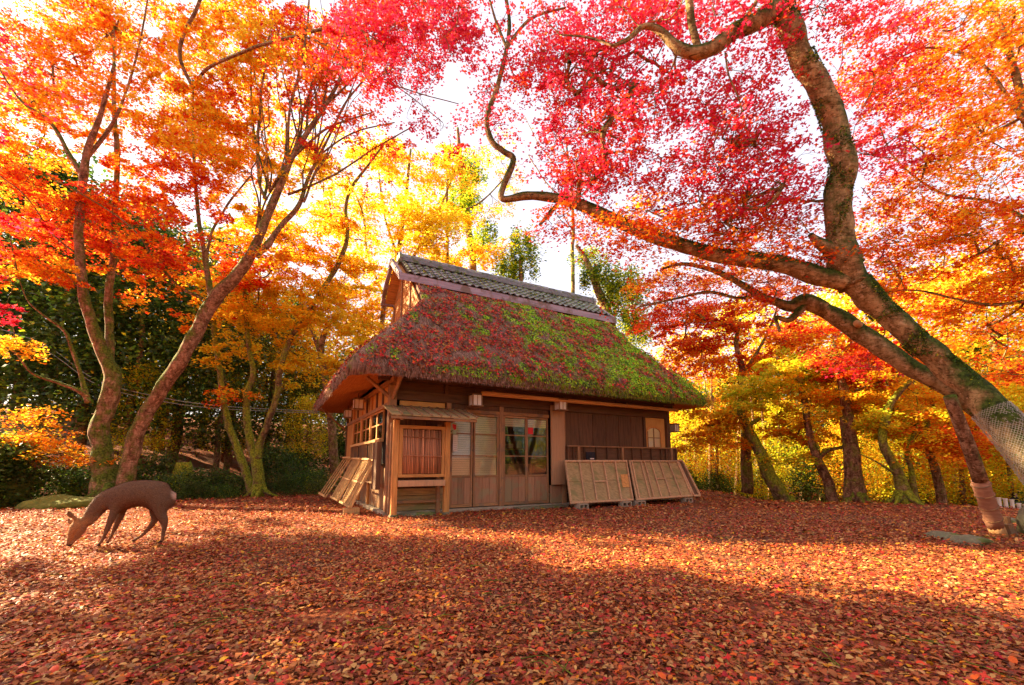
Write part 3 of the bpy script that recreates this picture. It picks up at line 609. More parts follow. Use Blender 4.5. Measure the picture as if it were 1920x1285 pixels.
# --- tiled ridge cap
def build_cap():
    cap = empty('ridge_cap', (0, 0, 0), 0, house); yc = 2.95; xa, xb = .78, 7.95; w = .98; zt = 7.02; zb = 6.22
    for sgn in (-1, 1):       # deck under the tiles
        m = MB(); m.quadhex([(xa, yc, zt-.12), (xb, yc, zt-.12), (xb, yc+sgn*w, zb-.10), (xa, yc+sgn*w, zb-.10), (xa, yc, zt-.03), (xb, yc, zt-.03), (xb, yc+sgn*w, zb-.02), (xa, yc+sgn*w, zb-.02)])
        m.build('deck', M['wood_dark_x'], cap)
    # pan tile: curved plate
    def tile_mesh():
        m = MB(); n = 5; wd, ln = .235, .30
        for yy, zz in ((0, .0), (-ln, -.0)):
            for k in range(n):
                t = k/(n-1); m.v.append((t*wd, yy, zz+.030*math.sin(t*2*math.pi)+(.035 if yy else .0)))
        for yy in (0, -ln):
            for k in range(n):
                t = k/(n-1); m.v.append((t*wd, yy, .030*math.sin(t*2*math.pi)-.022+(.035 if yy else 0)))
        for k in range(n-1):
            m.f.append((k, k+1, n+k+1, n+k)[::-1]); m.f.append((2*n+k, 2*n+k+1, 3*n+k+1, 3*n+k)); m.f.append((n+k, n+k+1, 3*n+k+1, 3*n+k)[::-1])
        m.f += [(0, n, 3*n, 2*n), (n-1, 3*n-1, 4*n-1, 2*n-1)]
        return m.mesh('tile', smooth=False)
    tm = tile_mesh(); tm.materials.append(M['tile']); nx = 31; pitch = (xb-xa)/nx; sl = math.atan2(zt-zb, w)
    for row in range(5):
        for i in range(nx):
            for sgn in (-1, 1):
                if sgn == 1 and row > 2: continue
                o = bpy.data.objects.new('tile', tm); col.objects.link(o); o.parent = cap; d = .08+row*.215
                o.location = (xa+i*pitch+(pitch if sgn > 0 else 0), yc+sgn*d*math.cos(sl), zt+.0-d*math.sin(sl)+random.uniform(-.006, .006)); o.rotation_euler = (sl+random.uniform(-.02, .02), random.uniform(-.02, .02), 0 if sgn < 0 else math.pi)
                o.scale = (pitch/.235, 1, 1)
    rm = MB(); rows = []
    m = MB(); m.tube([(0, 0, 0), (.30, 0, 0)], [.105, .115], 10); rt = m.mesh('ridge_tile', smooth=False); rt.materials.append(M['tile'])
    bx('ridge_course', 'tile', cap, xa+.02, xb-.02, yc-.15, yc+.15, zt-.06, zt+.03); bx('ridge_course', 'tile', cap, xa+.02, xb-.02, yc-.12, yc+.12, zt+.034, zt+.09)
    k = int((xb-xa)/.29)
    for i in range(k+1):
        o = bpy.data.objects.new('ridge_tile', rt); col.objects.link(o); o.parent = cap; o.location = (xa-.02+i*(xb-xa-.26)/k, yc, zt+.10+random.uniform(-.008, .008))
    for x in (xa-.08, xb+.0):   # end ornaments
        m = MB(); m.tube([(x, yc, zt+.02), (x+.09, yc, zt+.02)], [.19, .19], 8); m.tube([(x+.01, yc, zt+.14), (x+.08, yc, zt+.25)], [.08, .03], 6); m.build('ridge_end_tile', M['tile'], cap)
    # fascia boards along both long sides and barge boards on the gables
    fl, fr = .50, 8.12
    for sgn in (-1, 1):
        y = yc+sgn*1.12
        m = MB(); m.quadhex([(fl, y, 5.93), (fr, y, 5.93), (fr, y-sgn*.05, 5.95), (fl, y-sgn*.05, 5.95), (fl, y-sgn*.03, 6.14), (fr, y-sgn*.03, 6.14), (fr, y-sgn*.08, 6.15), (fl, y-sgn*.08, 6.15)]); m.build('fascia_board', M['purple'], cap)
        for x in (fl, fr-.07):
            m = MB(); m.quadhex([(x-.02, y+sgn*.01, 5.92), (x+.08, y+sgn*.01, 5.92), (x+.08, y-sgn*.06, 6.17), (x-.02, y-sgn*.06, 6.17), (x-.02, yc+sgn*.03, 6.80), (x+.08, yc+sgn*.03, 6.80), (x+.08, yc+sgn*.03, 6.99), (x-.02, yc+sgn*.03, 6.99)]); m.build('barge_board', M['purple'], cap)
    m = MB()
    for sgn in (-1, 1):
        m.quadhex([(fl+.1, yc+sgn*.04, 6.80), (fr-.1, yc+sgn*.04, 6.80), (fr-.1, yc+sgn*1.05, 6.0), (fl+.1, yc+sgn*1.05, 6.0), (fl+.1, yc+sgn*.04, 6.84), (fr-.1, yc+sgn*.04, 6.84), (fr-.1, yc+sgn*1.05, 6.04), (fl+.1, yc+sgn*1.05, 6.04)])
    m.build('cap_boarding', M['wood_orange_x'], cap)
    # small plants and moss growing on the tiles
    n = 2600; x = rng.uniform(xa, xb, n); d = rng.uniform(0, 1.1, n)**1.3; k = np.array([mnoise.noise(Vector((a*1.7, b*5, 4))) for a, b in zip(x, d)]) > rng.normal(.36, .1, n); x, d = x[k], d[k]; n = len(x)
    pos = np.stack([x, yc-d*math.cos(sl), zt+.09-d*math.sin(sl)+(d < .1)*.1], -1)
    o = link('tile_moss', leaf_mesh('tile_moss', pos, rng.uniform(.04, .09, n), colours(n, {'green': .5, 'lime': .4})*.7, 1.2, T_KITE), M['litter'], cap); o['kind'] = 'stuff'
build_cap()
# gable wall boards under the cap ends
for gx, sg in ((.93, -1), (7.76, 1)):
    k = 8
    for i in range(k):
        z0 = 5.18+i*(1.62/k); z1 = z0+1.62/k-.012; hw0 = max(.05, 1.70*(1-(z0-5.18)/1.72)); hw1 = max(.03, 1.70*(1-(z1-5.18)/1.72))
        m = MB(); x0, x1 = (gx-.06, gx-.02) if sg < 0 else (gx+.02, gx+.06)
        m.quadhex([(x0, 2.95-hw0, z0), (x1, 2.95-hw0, z0), (x1, 2.95+hw0, z0), (x0, 2.95+hw0, z0), (x0, 2.95-hw1, z1), (x1, 2.95-hw1, z1), (x1, 2.95+hw1, z1), (x0, 2.95+hw1, z1)]); m.build('gable_board', M['wood_orange_x'], house)
    for yy in (-.9, 0, .9):
        bx('gable_strut', 'wood_brown', house, gx-.10 if sg < 0 else gx+.065, gx-.065 if sg < 0 else gx+.10, 2.95+yy-.045, 2.95+yy+.045, 5.1, 5.9 if yy else 6.6)

# --- body of the house (local x along the front, y inwards)
def H(name, mat, *a, bevel=.006): return bx(name, mat, house, *a, bevel=bevel)
H('foundation', 'concrete', -.12, 8.42, -.06, 5.98, -.1, .07)
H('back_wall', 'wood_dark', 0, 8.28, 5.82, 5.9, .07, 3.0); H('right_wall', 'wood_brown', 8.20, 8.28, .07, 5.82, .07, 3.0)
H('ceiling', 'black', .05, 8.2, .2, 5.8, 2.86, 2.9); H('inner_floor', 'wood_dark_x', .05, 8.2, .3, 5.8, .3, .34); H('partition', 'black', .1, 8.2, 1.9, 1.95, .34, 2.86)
H('corner_post', 'wood_brown', -.08, .08, -.08, .08, .07, 2.72)
H('corner_post', 'wood_dark', 8.20, 8.34, -.08, .06, .07, 2.72); H('corner_post', 'wood_dark', -.07, .07, 5.83, 5.97, .07, 2.72)
for x in (1.27, 2.60, 4.42): H('post', 'wood_brown', x-.055, x+.055, -.055, .055, .07, 2.50)
H('post', 'wood_dark', 7.27, 7.36, -.05, .05, .07, 2.5)
for x in (1.2, 4.2, 6.3): H('upper_post', 'wood_dark', x-.05, x+.05, -.055, .05, 2.5, 2.98)
H('wall_plate', 'wood_dark_x', -.3, 8.6, -.07, .07, 2.82, 2.96)
H('upper_wall', 'wood_dark_x', .08, 8.2, .0, .05, 2.62, 2.82); H('head_beam', 'wood_dark_x', .08, 8.2, -.06, .05, 2.41, 2.615)
H('plaster_strip', 'plaster', .16, 1.18, -.02, .02, 2.285, 2.40); H('nageshi_rail', 'wood_dark_x', .08, 1.215, -.065, .04, 2.20, 2.283)
H('lintel', 'wood_brown_x', 1.33, 3.97, -.05, .05, 2.205, 2.29); H('transom', 'wood_dark', 1.33, 3.97, -.02, .02, 2.292, 2.408)
m = MB(); m.tube([(1.9, -.42, 2.63), (8.3, -.42, 2.62)], [.055, .05], 10); m.build('eave_pole', M['wood_orange_x'], house, smooth=True)
for x in (2.2, 4.2, 6.3, 8.1):
    m = MB(); m.tube([(x, -.42, 2.70), (x, .05, 2.74)], [.04, .045], 6); m.build('eave_bracket', M['wood_dark'], house)
# bay 1: wall behind the notice board
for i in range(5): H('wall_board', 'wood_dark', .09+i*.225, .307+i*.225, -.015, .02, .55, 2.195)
for i in range(3): H('base_board', 'wood_grey', .09, 1.21, -.03, .01, .08+i*.155, .228+i*.155)
# bay 2: two papered sashes; doors: two glazed sashes
def sash(x0, x1, blind_to, name, glass_rows=(.74, 1.235, 1.735, 2.2), y=0.0, below=3):
    s = empty(name, (0, 0, 0), 0, house); st = .045
    MB().box(x0, x0+st, y-.02, y+.018, .09, 2.2).build('stile', M['wood_brown'], s, bevel=.004); MB().box(x1-st, x1, y-.02, y+.018, .09, 2.2).build('stile', M['wood_brown'], s, bevel=.004)
    zs = glass_rows
    for z, h in ((zs[0], .05), (zs[1], .028), (zs[2], .028), (zs[3]-.045, .045), (.09, .07)):
        MB().box(x0+st, x1-st, y-.018, y+.016, z-(h/2 if h < .04 else 0), z+(h/2 if h < .04 else h)).build('rail', M['wood_brown_x'], s, bevel=.003)
    for a, b in ((zs[0]+.05, zs[1]-.015), (zs[1]+.015, zs[2]-.015), (zs[2]+.015, zs[3]-.045)):
        MB().box(x0+st, x1-st, y-.003, y+.003, a, b).build('pane', M['glass'], s)
    n = below; w = (x1-x0-2*st)/n
    for i in range(n): MB().box(x0+st+i*w+.003, x0+st+(i+1)*w-.003, y-.006, y+.006, .162, .738).build('panel_board', M['wood_panel'], s, bevel=.002)
    if blind_to < 2.1:
        z = 2.15; bl = MB()
        while z > blind_to:
            bl.quadhex([(x0+.02, y+.03, z-.05), (x1-.02, y+.03, z-.05), (x1-.02, y+.034, z-.05), (x0+.02, y+.034, z-.05), (x0+.02, y+.045, z-.003), (x1-.02, y+.045, z-.003), (x1-.02, y+.049, z-.003), (x0+.02, y+.049, z-.003)]); z -= .05
        bl.build('blind', M['paper'], s)
    return s
sash(1.33, 1.87, .76, 'window_sash'); sash(1.89, 2.545, .76, 'window_sash')
sash(2.66, 3.31, 1.97, 'glazed_door', y=-.02); sash(3.32, 3.965, 1.97, 'glazed_door', y=.015)
# dim things inside behind the doors
bx('counter', 'wood_brown_x', house, 2.4, 4.2, 1.2, 1.6, .35, 1.05); bx('shelf', 'wood_orange_x', house, 2.3, 4.3, 1.6, 1.85, 1.45, 1.49)
for i in range(7):
    w = random.uniform(.08, .18); bx('shelf_box', random.choice(['paper', 'wood_pale', 'white', 'wood_brown']), house, 2.4+i*.26, 2.4+i*.26+w, 1.62, 1.8, 1.492, 1.492+random.uniform(.12, .3))
H('tan_board', 'wood_pink', 3.99, 4.40, -.115, -.06, .53, 2.54)
H('door_side_board', 'wood_panel', 4.0, 4.36, -.01, .03, .08, .52)
H('stone_step', 'stone', 2.9, 4.25, -.42, -.08, -.05, .045)
# bay 3: dark board wall
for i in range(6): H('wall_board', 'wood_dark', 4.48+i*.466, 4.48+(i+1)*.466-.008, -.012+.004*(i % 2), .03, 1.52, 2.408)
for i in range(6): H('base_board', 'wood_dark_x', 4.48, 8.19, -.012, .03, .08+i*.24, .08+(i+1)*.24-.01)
H('plaster_panel', 'plaster', 7.365, 8.195, -.0, .04, 1.52, 2.405)
def arch_window():
    s = empty('arched_window', (0, 0, 0), 0, house); x0, x1, z0, z1 = 7.43, 7.97, 1.54, 2.10; m = MB(); n = 10
    def ringpt(t, off):
        # up the left side, over a shallow arch, down the right
        if t <= .3: return (x0-off, z0+(z1-.14-z0)*t/.3)
        if t >= .7: return (x1+off, z0+(z1-.14-z0)*(1-t)/.3)
        a = math.pi*(1-(t-.3)/.4); return ((x0+x1)/2+math.cos(a)*((x1-x0)/2+off), z1-.14+math.sin(a)*(.14+off))
    K = 28
    for i in range(K):
        a, b = i/K, (i+1)/K; p = [ringpt(a, 0), ringpt(b, 0), ringpt(b, .045), ringpt(a, .045)]
        m.quadhex([(q[0], -.03, q[1]) for q in p]+[(q[0], -.004, q[1]) for q in p])
    m.build('frame', M['wood_orange'], s); g = MB(); pts = [ringpt(i/K, 0) for i in range(K+1)]; g.v = [(q[0], -.01, q[1]) for q in pts]; g.f = [tuple(range(K+1))[::-1]]; g.build('pane', M['glass'], s)
    g = MB(); g.v = [(q[0], -.004, q[1]) for q in pts]; g.f = [tuple(range(K+1))[::-1]]; g.build('paper', M['paper'], s)
    bxm = (x0+x1)/2
    for a, b, c, d in ((bxm-.25, bxm-.235, z0, 2.0), (bxm-.012, bxm+.012, z0, 2.09), (x0, x1, 1.80, 1.822)): MB().box(a, b, -.028, -.012, c, d).build('muntin', M['wood_brown'], s)
arch_window()
# dark lattice shutters stood against the wall above the leaning panels
lt = empty('lattice_shutter', (0, 0, 0), 0, house); MB().box(4.46, 8.55, -.075, -.055, 1.0, 1.50).build('back_board', M['wood_dark_x'], lt)
for z in (1.05, 1.49): MB().box(4.46, 8.55, -.13, -.078, z, z+.035).build('rail', M['wood_brown_x'], lt, bevel=.004)
for x, mt in ((4.48, 'wood_dark'), (4.66, 'wood_dark'), (4.80, 'wood_brown'), (5.02, 'wood_dark'), (5.42, 'wood_dark'), (5.80, 'wood_dark'), (6.20, 'wood_dark'), (6.32, 'wood_brown'), (6.42, 'wood_dark'), (6.72, 'wood_dark'), (7.08, 'wood_dark'), (7.46, 'wood_dark'), (7.86, 'wood_dark'), (8.06, 'wood_dark'), (8.26, 'wood_brown'), (8.50, 'wood_dark')):
    MB().box(x, x+.035 if mt == 'wood_dark' else x+.075, -.125 if mt == 'wood_dark' else -.135, -.079, 1.086, 1.489).build('bar', M[mt], lt)

# --- left side wall (local x = 0 plane, y inwards)
for y in (2.0, 3.3, 4.65): H('side_post', 'wood_orange', -.06, .06, y-.07, y+.07, .07, 2.72)
H('side_lintel', 'wood_brown', -.075, .055, .08, 5.83, 2.27, 2.36); H('side_plate', 'wood_brown', -.07, .07, -.3, 6.2, 2.74, 2.86)
H('side_plaster', 'plaster', -.015, .03, .08, 5.83, 2.36, 2.74)
for y in (.75, 1.4, 2.65, 4.0, 5.2): H('short_post', 'wood_dark', -.05, -.018, y-.05, y+.05, 2.362, 2.738)
H('side_sill', 'wood_pale', -.12, -.0, .62, 4.58, 1.54, 1.60)
for i in range(13): H('side_board', 'wood_brown', -.012, .02, .09+i*.444, .09+(i+1)*.444-.01, .08, 1.0)
H('side_rail', 'wood_brown', -.05, .03, .08, 5.83, 1.0, 1.05)
for i in range(26):
    y = .55+i*.16
    if min(abs(y-p) for p in (2.0, 3.3, 4.65)) > .1: H('lattice_bar', 'wood_brown', -.10, -.075, y-.012, y+.012, .62, 1.54, bevel=0)
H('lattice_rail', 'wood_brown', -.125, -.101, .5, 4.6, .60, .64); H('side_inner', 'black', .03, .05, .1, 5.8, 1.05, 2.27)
for i, (a, b) in enumerate(((.62, 1.28), (1.28, 1.93), (2.08, 2.65), (2.65, 3.22), (3.38, 3.98), (3.98, 4.58))):
    s = empty('side_window', (0, 0, 0), 0, house)
    for q in ((a, a+.04, 1.60, 2.27), (b-.04, b, 1.60, 2.27)): MB().box(-.04, .0, *q).build('stile', M['wood_orange'], s)
    for z in (1.60, 1.93, 2.23): MB().box(-.036, -.004, a+.04, b-.04, z, z+.035).build('rail', M['wood_orange'], s)
    MB().box(-.02, -.014, a+.04, b-.04, 1.636, 2.229).build('pane', M['glass'], s)
H('dark_cabinet_board', 'wood_dark', -.26, -.16, .06, .50, .52, 1.50); H('side_wall_board', 'wood_orange', -.05, .02, 4.72, 5.8, 1.05, 2.27)
for (a, b) in (((-.55, .0, 2.84), (-.04, .0, 2.45)), ((.0, -.70, 2.80), (.0, -.06, 2.42))):
    m = MB(); m.tube([a, b], [.045, .045], 4); m.build('corner_brace', M['wood_brown'], house)
m = MB(); m.tube([(-.95, 5.0, 2.72), (-.14, 5.5, 2.1)], [.03, .03], 6); m.build('corner_brace', M['wood_brown'], house)

# --- helper in house coordinates
def hl(x, y, z): return CO+DR*x+DL*y+Vector((0, 0, z))

# --- lanterns under the eaves: things of their own
def lantern(x, y, z, label, s=1.0, first=[]):
    if not first:
        r = empty('eave_lantern', hl(x, y, z), CA)
        b = .145
        MB().box(-b, b, -b, b, .235, .26).build('roof_board', M['wood_dark_x'], r, bevel=.004); MB().box(-b, b, -b, b, -.03, -.005).build('base_board', M['wood_brown_x'], r, bevel=.004)
        for sx in (-1, 1):
            for sy in (-1, 1): MB().box(sx*.11-.012, sx*.11+.012, sy*.11-.012, sy*.11+.012, -.004, .234).build('corner_bar', M['wood_brown'], r)
        for i in range(4):
            m = MB(); m.box(-.096, .096, -.106, -.100, .0, .23); o = m.build('paper_side', M['white'], r); o.rotation_euler = (0, 0, i*math.pi/2)
        MB().box(-.006, .006, -.117, -.107, .0, .23).build('mid_bar', M['wood_brown'], r)
        MB().box(-.008, .008, -.008, .008, .262, .40).build('hanger', M['wood_dark'], r); first.append(r)
    else:
        r = first[0].copy(); col.objects.link(r); r.location = hl(x, y, z)
        for c in list(first[0].children): k = c.copy(); col.objects.link(k); k.parent = r
    r.scale = (s, s, s); tag(r, label, 'lantern', 'square paper lanterns under the thatched eaves')
lantern(1.80, -.30, 2.36, 'square paper lantern under the eave above the papered window sashes')
lantern(4.12, -.34, 2.40, 'square paper lantern above the tall tan board beside the doors')
lantern(8.72, .1, 2.05, 'square paper lantern under the far right end of the thatched eave', .9)
lantern(-.30, 2.4, 2.46, 'larger paper lantern under the sunlit side eave, nearer the corner')
lantern(-.30, 4.1, 2.40, 'small paper lantern under the side eave, farther from the corner', .85)

# --- notice board with bamboo face and little shingled roof
nb = empty('notice_board', hl(0, -.45, 0), CA); tag(nb, 'roofed bamboo faced notice board on legs at the house corner', 'notice board')
NB = lambda n, mt, *a, bevel=.005: bx(n, mt, nb, *a, bevel=bevel)
for x in (-.06, 1.03): NB('leg', 'wood_orange', x, x+.11, -.06, .05, .05, 1.93); NB('leg_shoe', 'stone', x-.02, x+.13, -.08, .07, -.02, .06)
for x in (-.04, .98): NB('rear_leg', 'wood_brown', x, x+.08, .28, .36, -.02, 1.9)
NB('top_rail', 'wood_orange_x', .055, 1.028, -.05, .03, 1.76, 1.83); NB('bottom_rail', 'wood_orange_x', .055, 1.028, -.05, .03, .78, .84)
NB('frame_stile', 'wood_orange', .055, .13, -.045, .02, .841, 1.759); NB('frame_stile', 'wood_orange', .955, 1.028, -.045, .02, .841, 1.759)
NB('backing', 'wood_dark', .13, .955, -.0, .015, .84, 1.76)
x = .135
while x < .945:
    w = random.uniform(.018, .034); m = MB(); xx = x+w/2; tp = 1.75+random.uniform(-.02, .005)
    m.tube([(xx+random.uniform(-.006, .006), -.02, .85), (xx, -.022, 1.28), (xx+random.uniform(-.006, .006), -.02, tp)], [w/2, w/2*.95, w/2*.9], 6); m.build('bamboo_strip', M['bamboo'], nb, smooth=True); x += w+random.uniform(.0, .006)
for z in (1.22, 1.60): 
    m = MB(); m.tube([(.13, -.052, z), (.54, -.05, z-.012), (.955, -.052, z-.02)], .009, 5); m.build('cross_strip', M['bamboo'], nb)
NB('shelf_board', 'wood_pink', .055, 1.028, -.10, .28, .60, .72); NB('cross_bar', 'wood_brown_x', .04, .98, .30, .33, .24, .30)
# roof: sloping boards with raised joints
m = MB(); ys = ((.42, 2.25), (-.42, 1.98))
for i in range(9):
    x0 = -.20+i*.2; x1 = x0+.19
    MB().quadhex([(x0, ys[1][0], ys[1][1]), (x1, ys[1][0], ys[1][1]), (x1, ys[0][0], ys[0][1]), (x0, ys[0][0], ys[0][1]), (x0, ys[1][0], ys[1][1]+.03), (x1, ys[1][0], ys[1][1]+.03), (x1, ys[0][0], ys[0][1]+.03), (x0, ys[0][0], ys[0][1]+.03)]).build('roof_board', M['wood_grey'], nb, bevel=.004)
    MB().quadhex([(x1-.015, ys[1][0]-.01, ys[1][1]+.028), (x1+.025, ys[1][0]-.01, ys[1][1]+.028), (x1+.025, ys[0][0], ys[0][1]+.03), (x1-.015, ys[0][0], ys[0][1]+.03), (x1-.015, ys[1][0]-.01, ys[1][1]+.055), (x1+.025, ys[1][0]-.01, ys[1][1]+.055), (x1+.025, ys[0][0], ys[0][1]+.055), (x1-.015, ys[0][0], ys[0][1]+.055)]).build('roof_batten', M['wood_brown'], nb)
NB('eave_beam', 'wood_brown_x', -.2, 1.6, -.40, -.36, 1.92, 1.975)
for x in (-.02, 1.06): 
    MB().quadhex([(x, -.38, 1.90), (x+.05, -.38, 1.90), (x+.05, .40, 2.16), (x, .40, 2.16), (x, -.38, 1.96), (x+.05, -.38, 1.96), (x+.05, .40, 2.22), (x, .40, 2.22)]).build('rafter', M['wood_brown'], nb)
# papers pinned beside it
def sign(name, pts, label, mat='white'):
    o = MB().box(*pts).build(name, M[mat], None); o.location = CO; o.rotation_euler = (0, 0, CA); tag(o, label, 'sign'); return o
s1 = empty('paper_notice', hl(1.24, -.075, 1.72), CA); tag(s1, 'small pale green notice with a red flag shape, by the notice board roof', 'sign')
MB().box(0, .20, -.006, 0, 0, .24).build('sheet', surf('pale_green_paper', [(.3, (.42, .55, .36)), (.7, (.52, .64, .45))], scale=4, bump=0), s1)
m = MB(); m.v = [(.10, -.009, .22), (.19, -.009, .20), (.19, -.009, .10), (.14, -.009, .08), (.11, -.009, .14)]; m.f = [(0, 1, 2, 3, 4)[::-1]]; m.build('red_mark', M['red'], s1)
m = MB(); m.box(.02, .09, -.010, -.007, .03, .05); m.box(.02, .12, -.010, -.007, .06, .07); m.build('print_line', M['black'], s1)
s2 = empty('white_notice', hl(1.36, -.075, 1.33), CA); tag(s2, 'narrow white paper notice hung below the green one', 'sign'); MB().box(0, .11, -.005, 0, 0, .36).build('sheet', M['white'], s2)
m = MB()
for i in range(7): m.box(.02, .09, -.0075, -.0055, .04+i*.042, .046+i*.042)
m.build('print_line', surf('grey_ink', [(.3, (.3, .28, .27)), (.7, (.35, .33, .3))], bump=0), s2)
o = MB().box(0, .15, -.004, 0, 0, .17).build('red_flyer', M['red'], None); o.location = hl(3.37, .005, 1.78); o.rotation_euler = (0, 0, CA); tag(o, 'small red flyer inside the right hand glazed door', 'flyer')

# --- wooden shutter panels leaning on the front: built between four corners
def panel(name, tl, tr, br, bl, label, battens, boards=2, th=.02, bw=.045, cross=(), face='wood_grey', cat='panel', group=None, slatted=False, bat='batten'):
    o = empty(name, hl(*bl), 0); org = hl(*bl); TL, TR, BR, BL = [hl(*p)-org for p in (tl, tr, br, bl)]
    n = (TR-TL).cross(BL-TL).normalized()
    if (n.y > 0 and not slatted) : n = -n
    if slatted and n.dot(-DR) < 0: n = -n
    def Q(a, b, d): return TL*(1-a)*(1-b)+TR*a*(1-b)+BR*a*b+BL*(1-a)*b+n*d
    def piece(nm, a0, a1, b0, b1, d0, d1, mt):
        MB().quadhex([Q(a0, b1, d0), Q(a1, b1, d0), Q(a1, b1, d1), Q(a0, b1, d1), Q(a0, b0, d0), Q(a1, b0, d0), Q(a1, b0, d1), Q(a0, b0, d1)]).build(nm, M[mt], o, bevel=.003)
    W = (TR-TL).length; Hh = (BL-TL).length; fw = bw/W; fh = bw/Hh
    if not slatted:
        for i in range(boards): piece('board', .004, .996, i/boards+.002, (i+1)/boards-.002, 0, th*.7, face)
    for a in battens: piece('batten' if not slatted else 'slat', a-fw/2, a+fw/2, 0.0 if slatted else fh, 1.0 if slatted else 1-fh, th*.7, th*.7+(.03 if slatted else .042), bat)
    piece('top_rail', 0, 1, -.01, fh, th*.7+(.03 if slatted else 0), th*.7+.035+(.03 if slatted else 0), bat); piece('bottom_rail', 0, 1, 1-fh, 1.01, th*.7+(.03 if slatted else 0), th*.7+.035+(.03 if slatted else 0), bat)
    for a0, a1, b in cross: piece('cross_bar', a0, a1, b-.018, b+.018, th*.7+(.0 if slatted else .0), th*.7+.028, bat)
    tag(o, label, cat, group); return o, piece
gp = 'wooden shutter panels leaning on the front wall'
p1, pc = panel('wooden_shutter', (4.29, -.20, 1.11), (6.40, -.20, 1.12), (5.93, -.88, .12), (3.95, -.88, .12), 'weathered panel leaning by the tan board, with a small orange patch', (.012, .22, .40, .60, .79, .985), cross=((.41, .60, .52),), group=gp)
pc('orange_patch', .855, .985, .36, .68, .016, .03, 'wood_orange')
panel('wooden_shutter', (6.46, -.20, 1.12), (8.40, -.20, 1.12), (8.10, -.92, .15), (6.02, -.88, .12), 'weathered panel leaning at the right end of the front wall', (.012, .055, .23, .30, .43, .60, .79, .985), cross=((.43, .60, .50),), group=gp)
panel('narrow_rack', (8.45, -.16, 1.14), (8.66, -.16, 1.14), (8.42, -.92, .14), (8.16, -.90, .14), 'bare narrow wooden frame leaning past the right end of the panels', (.05, .95), boards=1, group=None, face='wood_dark')
# concrete blocks that carry them
def block(x, y, label, rz=0):
    r = MB(); b = bmesh.new()
    w, d, h = .30, .17, .13
    m = MB(); m.box(-w/2, w/2, -d/2, d/2, 0, .028); m.box(-w/2, w/2, -d/2, d/2, h-.028, h)
    for a in (-w/2, -.015, w/2-.03): m.box(a, a+.03, -d/2, d/2, .0281, h-.0281)
    p = hl(x, y, 0); o = m.build('concrete_block', M['concrete']); o.location = (p.x, p.y, ground_h(p.x, p.y)-.005); o.rotation_euler = (0, 0, CA+rz); tag(o, label, 'block', 'concrete blocks under the leaning panels'); b.free()
block(4.28, -.90, 'hollow concrete block under the left corner of the weathered panels', .1)
block(5.62, -.92, 'hollow concrete block under the middle joint, nearer the tan board', -.06)
block(6.10, -.92, 'hollow concrete block just right of the middle joint of the panels', .05); block(7.9, -.9, 'hollow concrete block under the right end of the leaning panels')
# small sign in the shutters: a dark box with a white label
o = MB().box(5.05, 5.35, -.16, -.128, 1.14, 1.36).build('meter_box', M['cloth_dark'], None, bevel=.005); o.location = CO; o.rotation_euler = (0, 0, CA); tag(o, 'small dark box with a white label on the lattice shutters', 'box')
MB().box(5.17, 5.30, -.166, -.161, 1.17, 1.20).build('label_plate', M['white'], o)

# --- slatted racks leaning on the sunlit side wall
gr = 'slatted wooden racks leaning on the side wall'
panel('slatted_rack', (-.14, 2.05, 1.16), (-.16, .50, 1.12), (-.62, .50, .12), (-.62, 2.0, .12), 'slatted rack nearest the corner on the sunny side wall', [.02, .14, .24, .34, .44, .54, .64, .74, .86, .98], boards=1, slatted=True, bat='wood_pale', cross=((.0, 1, .5),), cat='rack', group=gr, bw=.04)
panel('slatted_rack', (-.14, 3.55, 1.18), (-.17, 2.15, 1.16), (-.66, 2.1, .14), (-.66, 3.5, .14), 'middle slatted rack on the sunny side wall', [.02, .16, .28, .40, .52, .64, .76, .88, .98], boards=1, slatted=True, bat='wood_pale', cross=((.0, 1, .5),), cat='rack', group=gr, bw=.04)
panel('slatted_rack', (-.16, 5.2, 1.22), (-.18, 3.65, 1.20), (-.80, 3.6, .14), (-.80, 5.2, .14), 'open far rack with few slats on the sunny side wall', [.02, .33, .66, .98], boards=1, slatted=True, bat='wood_pale', cat='rack', group=gr, bw=.045)
q = hl(-.62, .62, 0); o = MB().box(-.16, .16, -.1, .1, -.02, .13).build('wooden_block', M['wood_pale'], None, bevel=.008); o.location = (q.x, q.y, 0); o.rotation_euler = (0, 0, CA); tag(o, 'squared wooden block under the corner of the nearest rack', 'block')
q = hl(.62, -.16, 0)   # stone among the leaves below the notice board

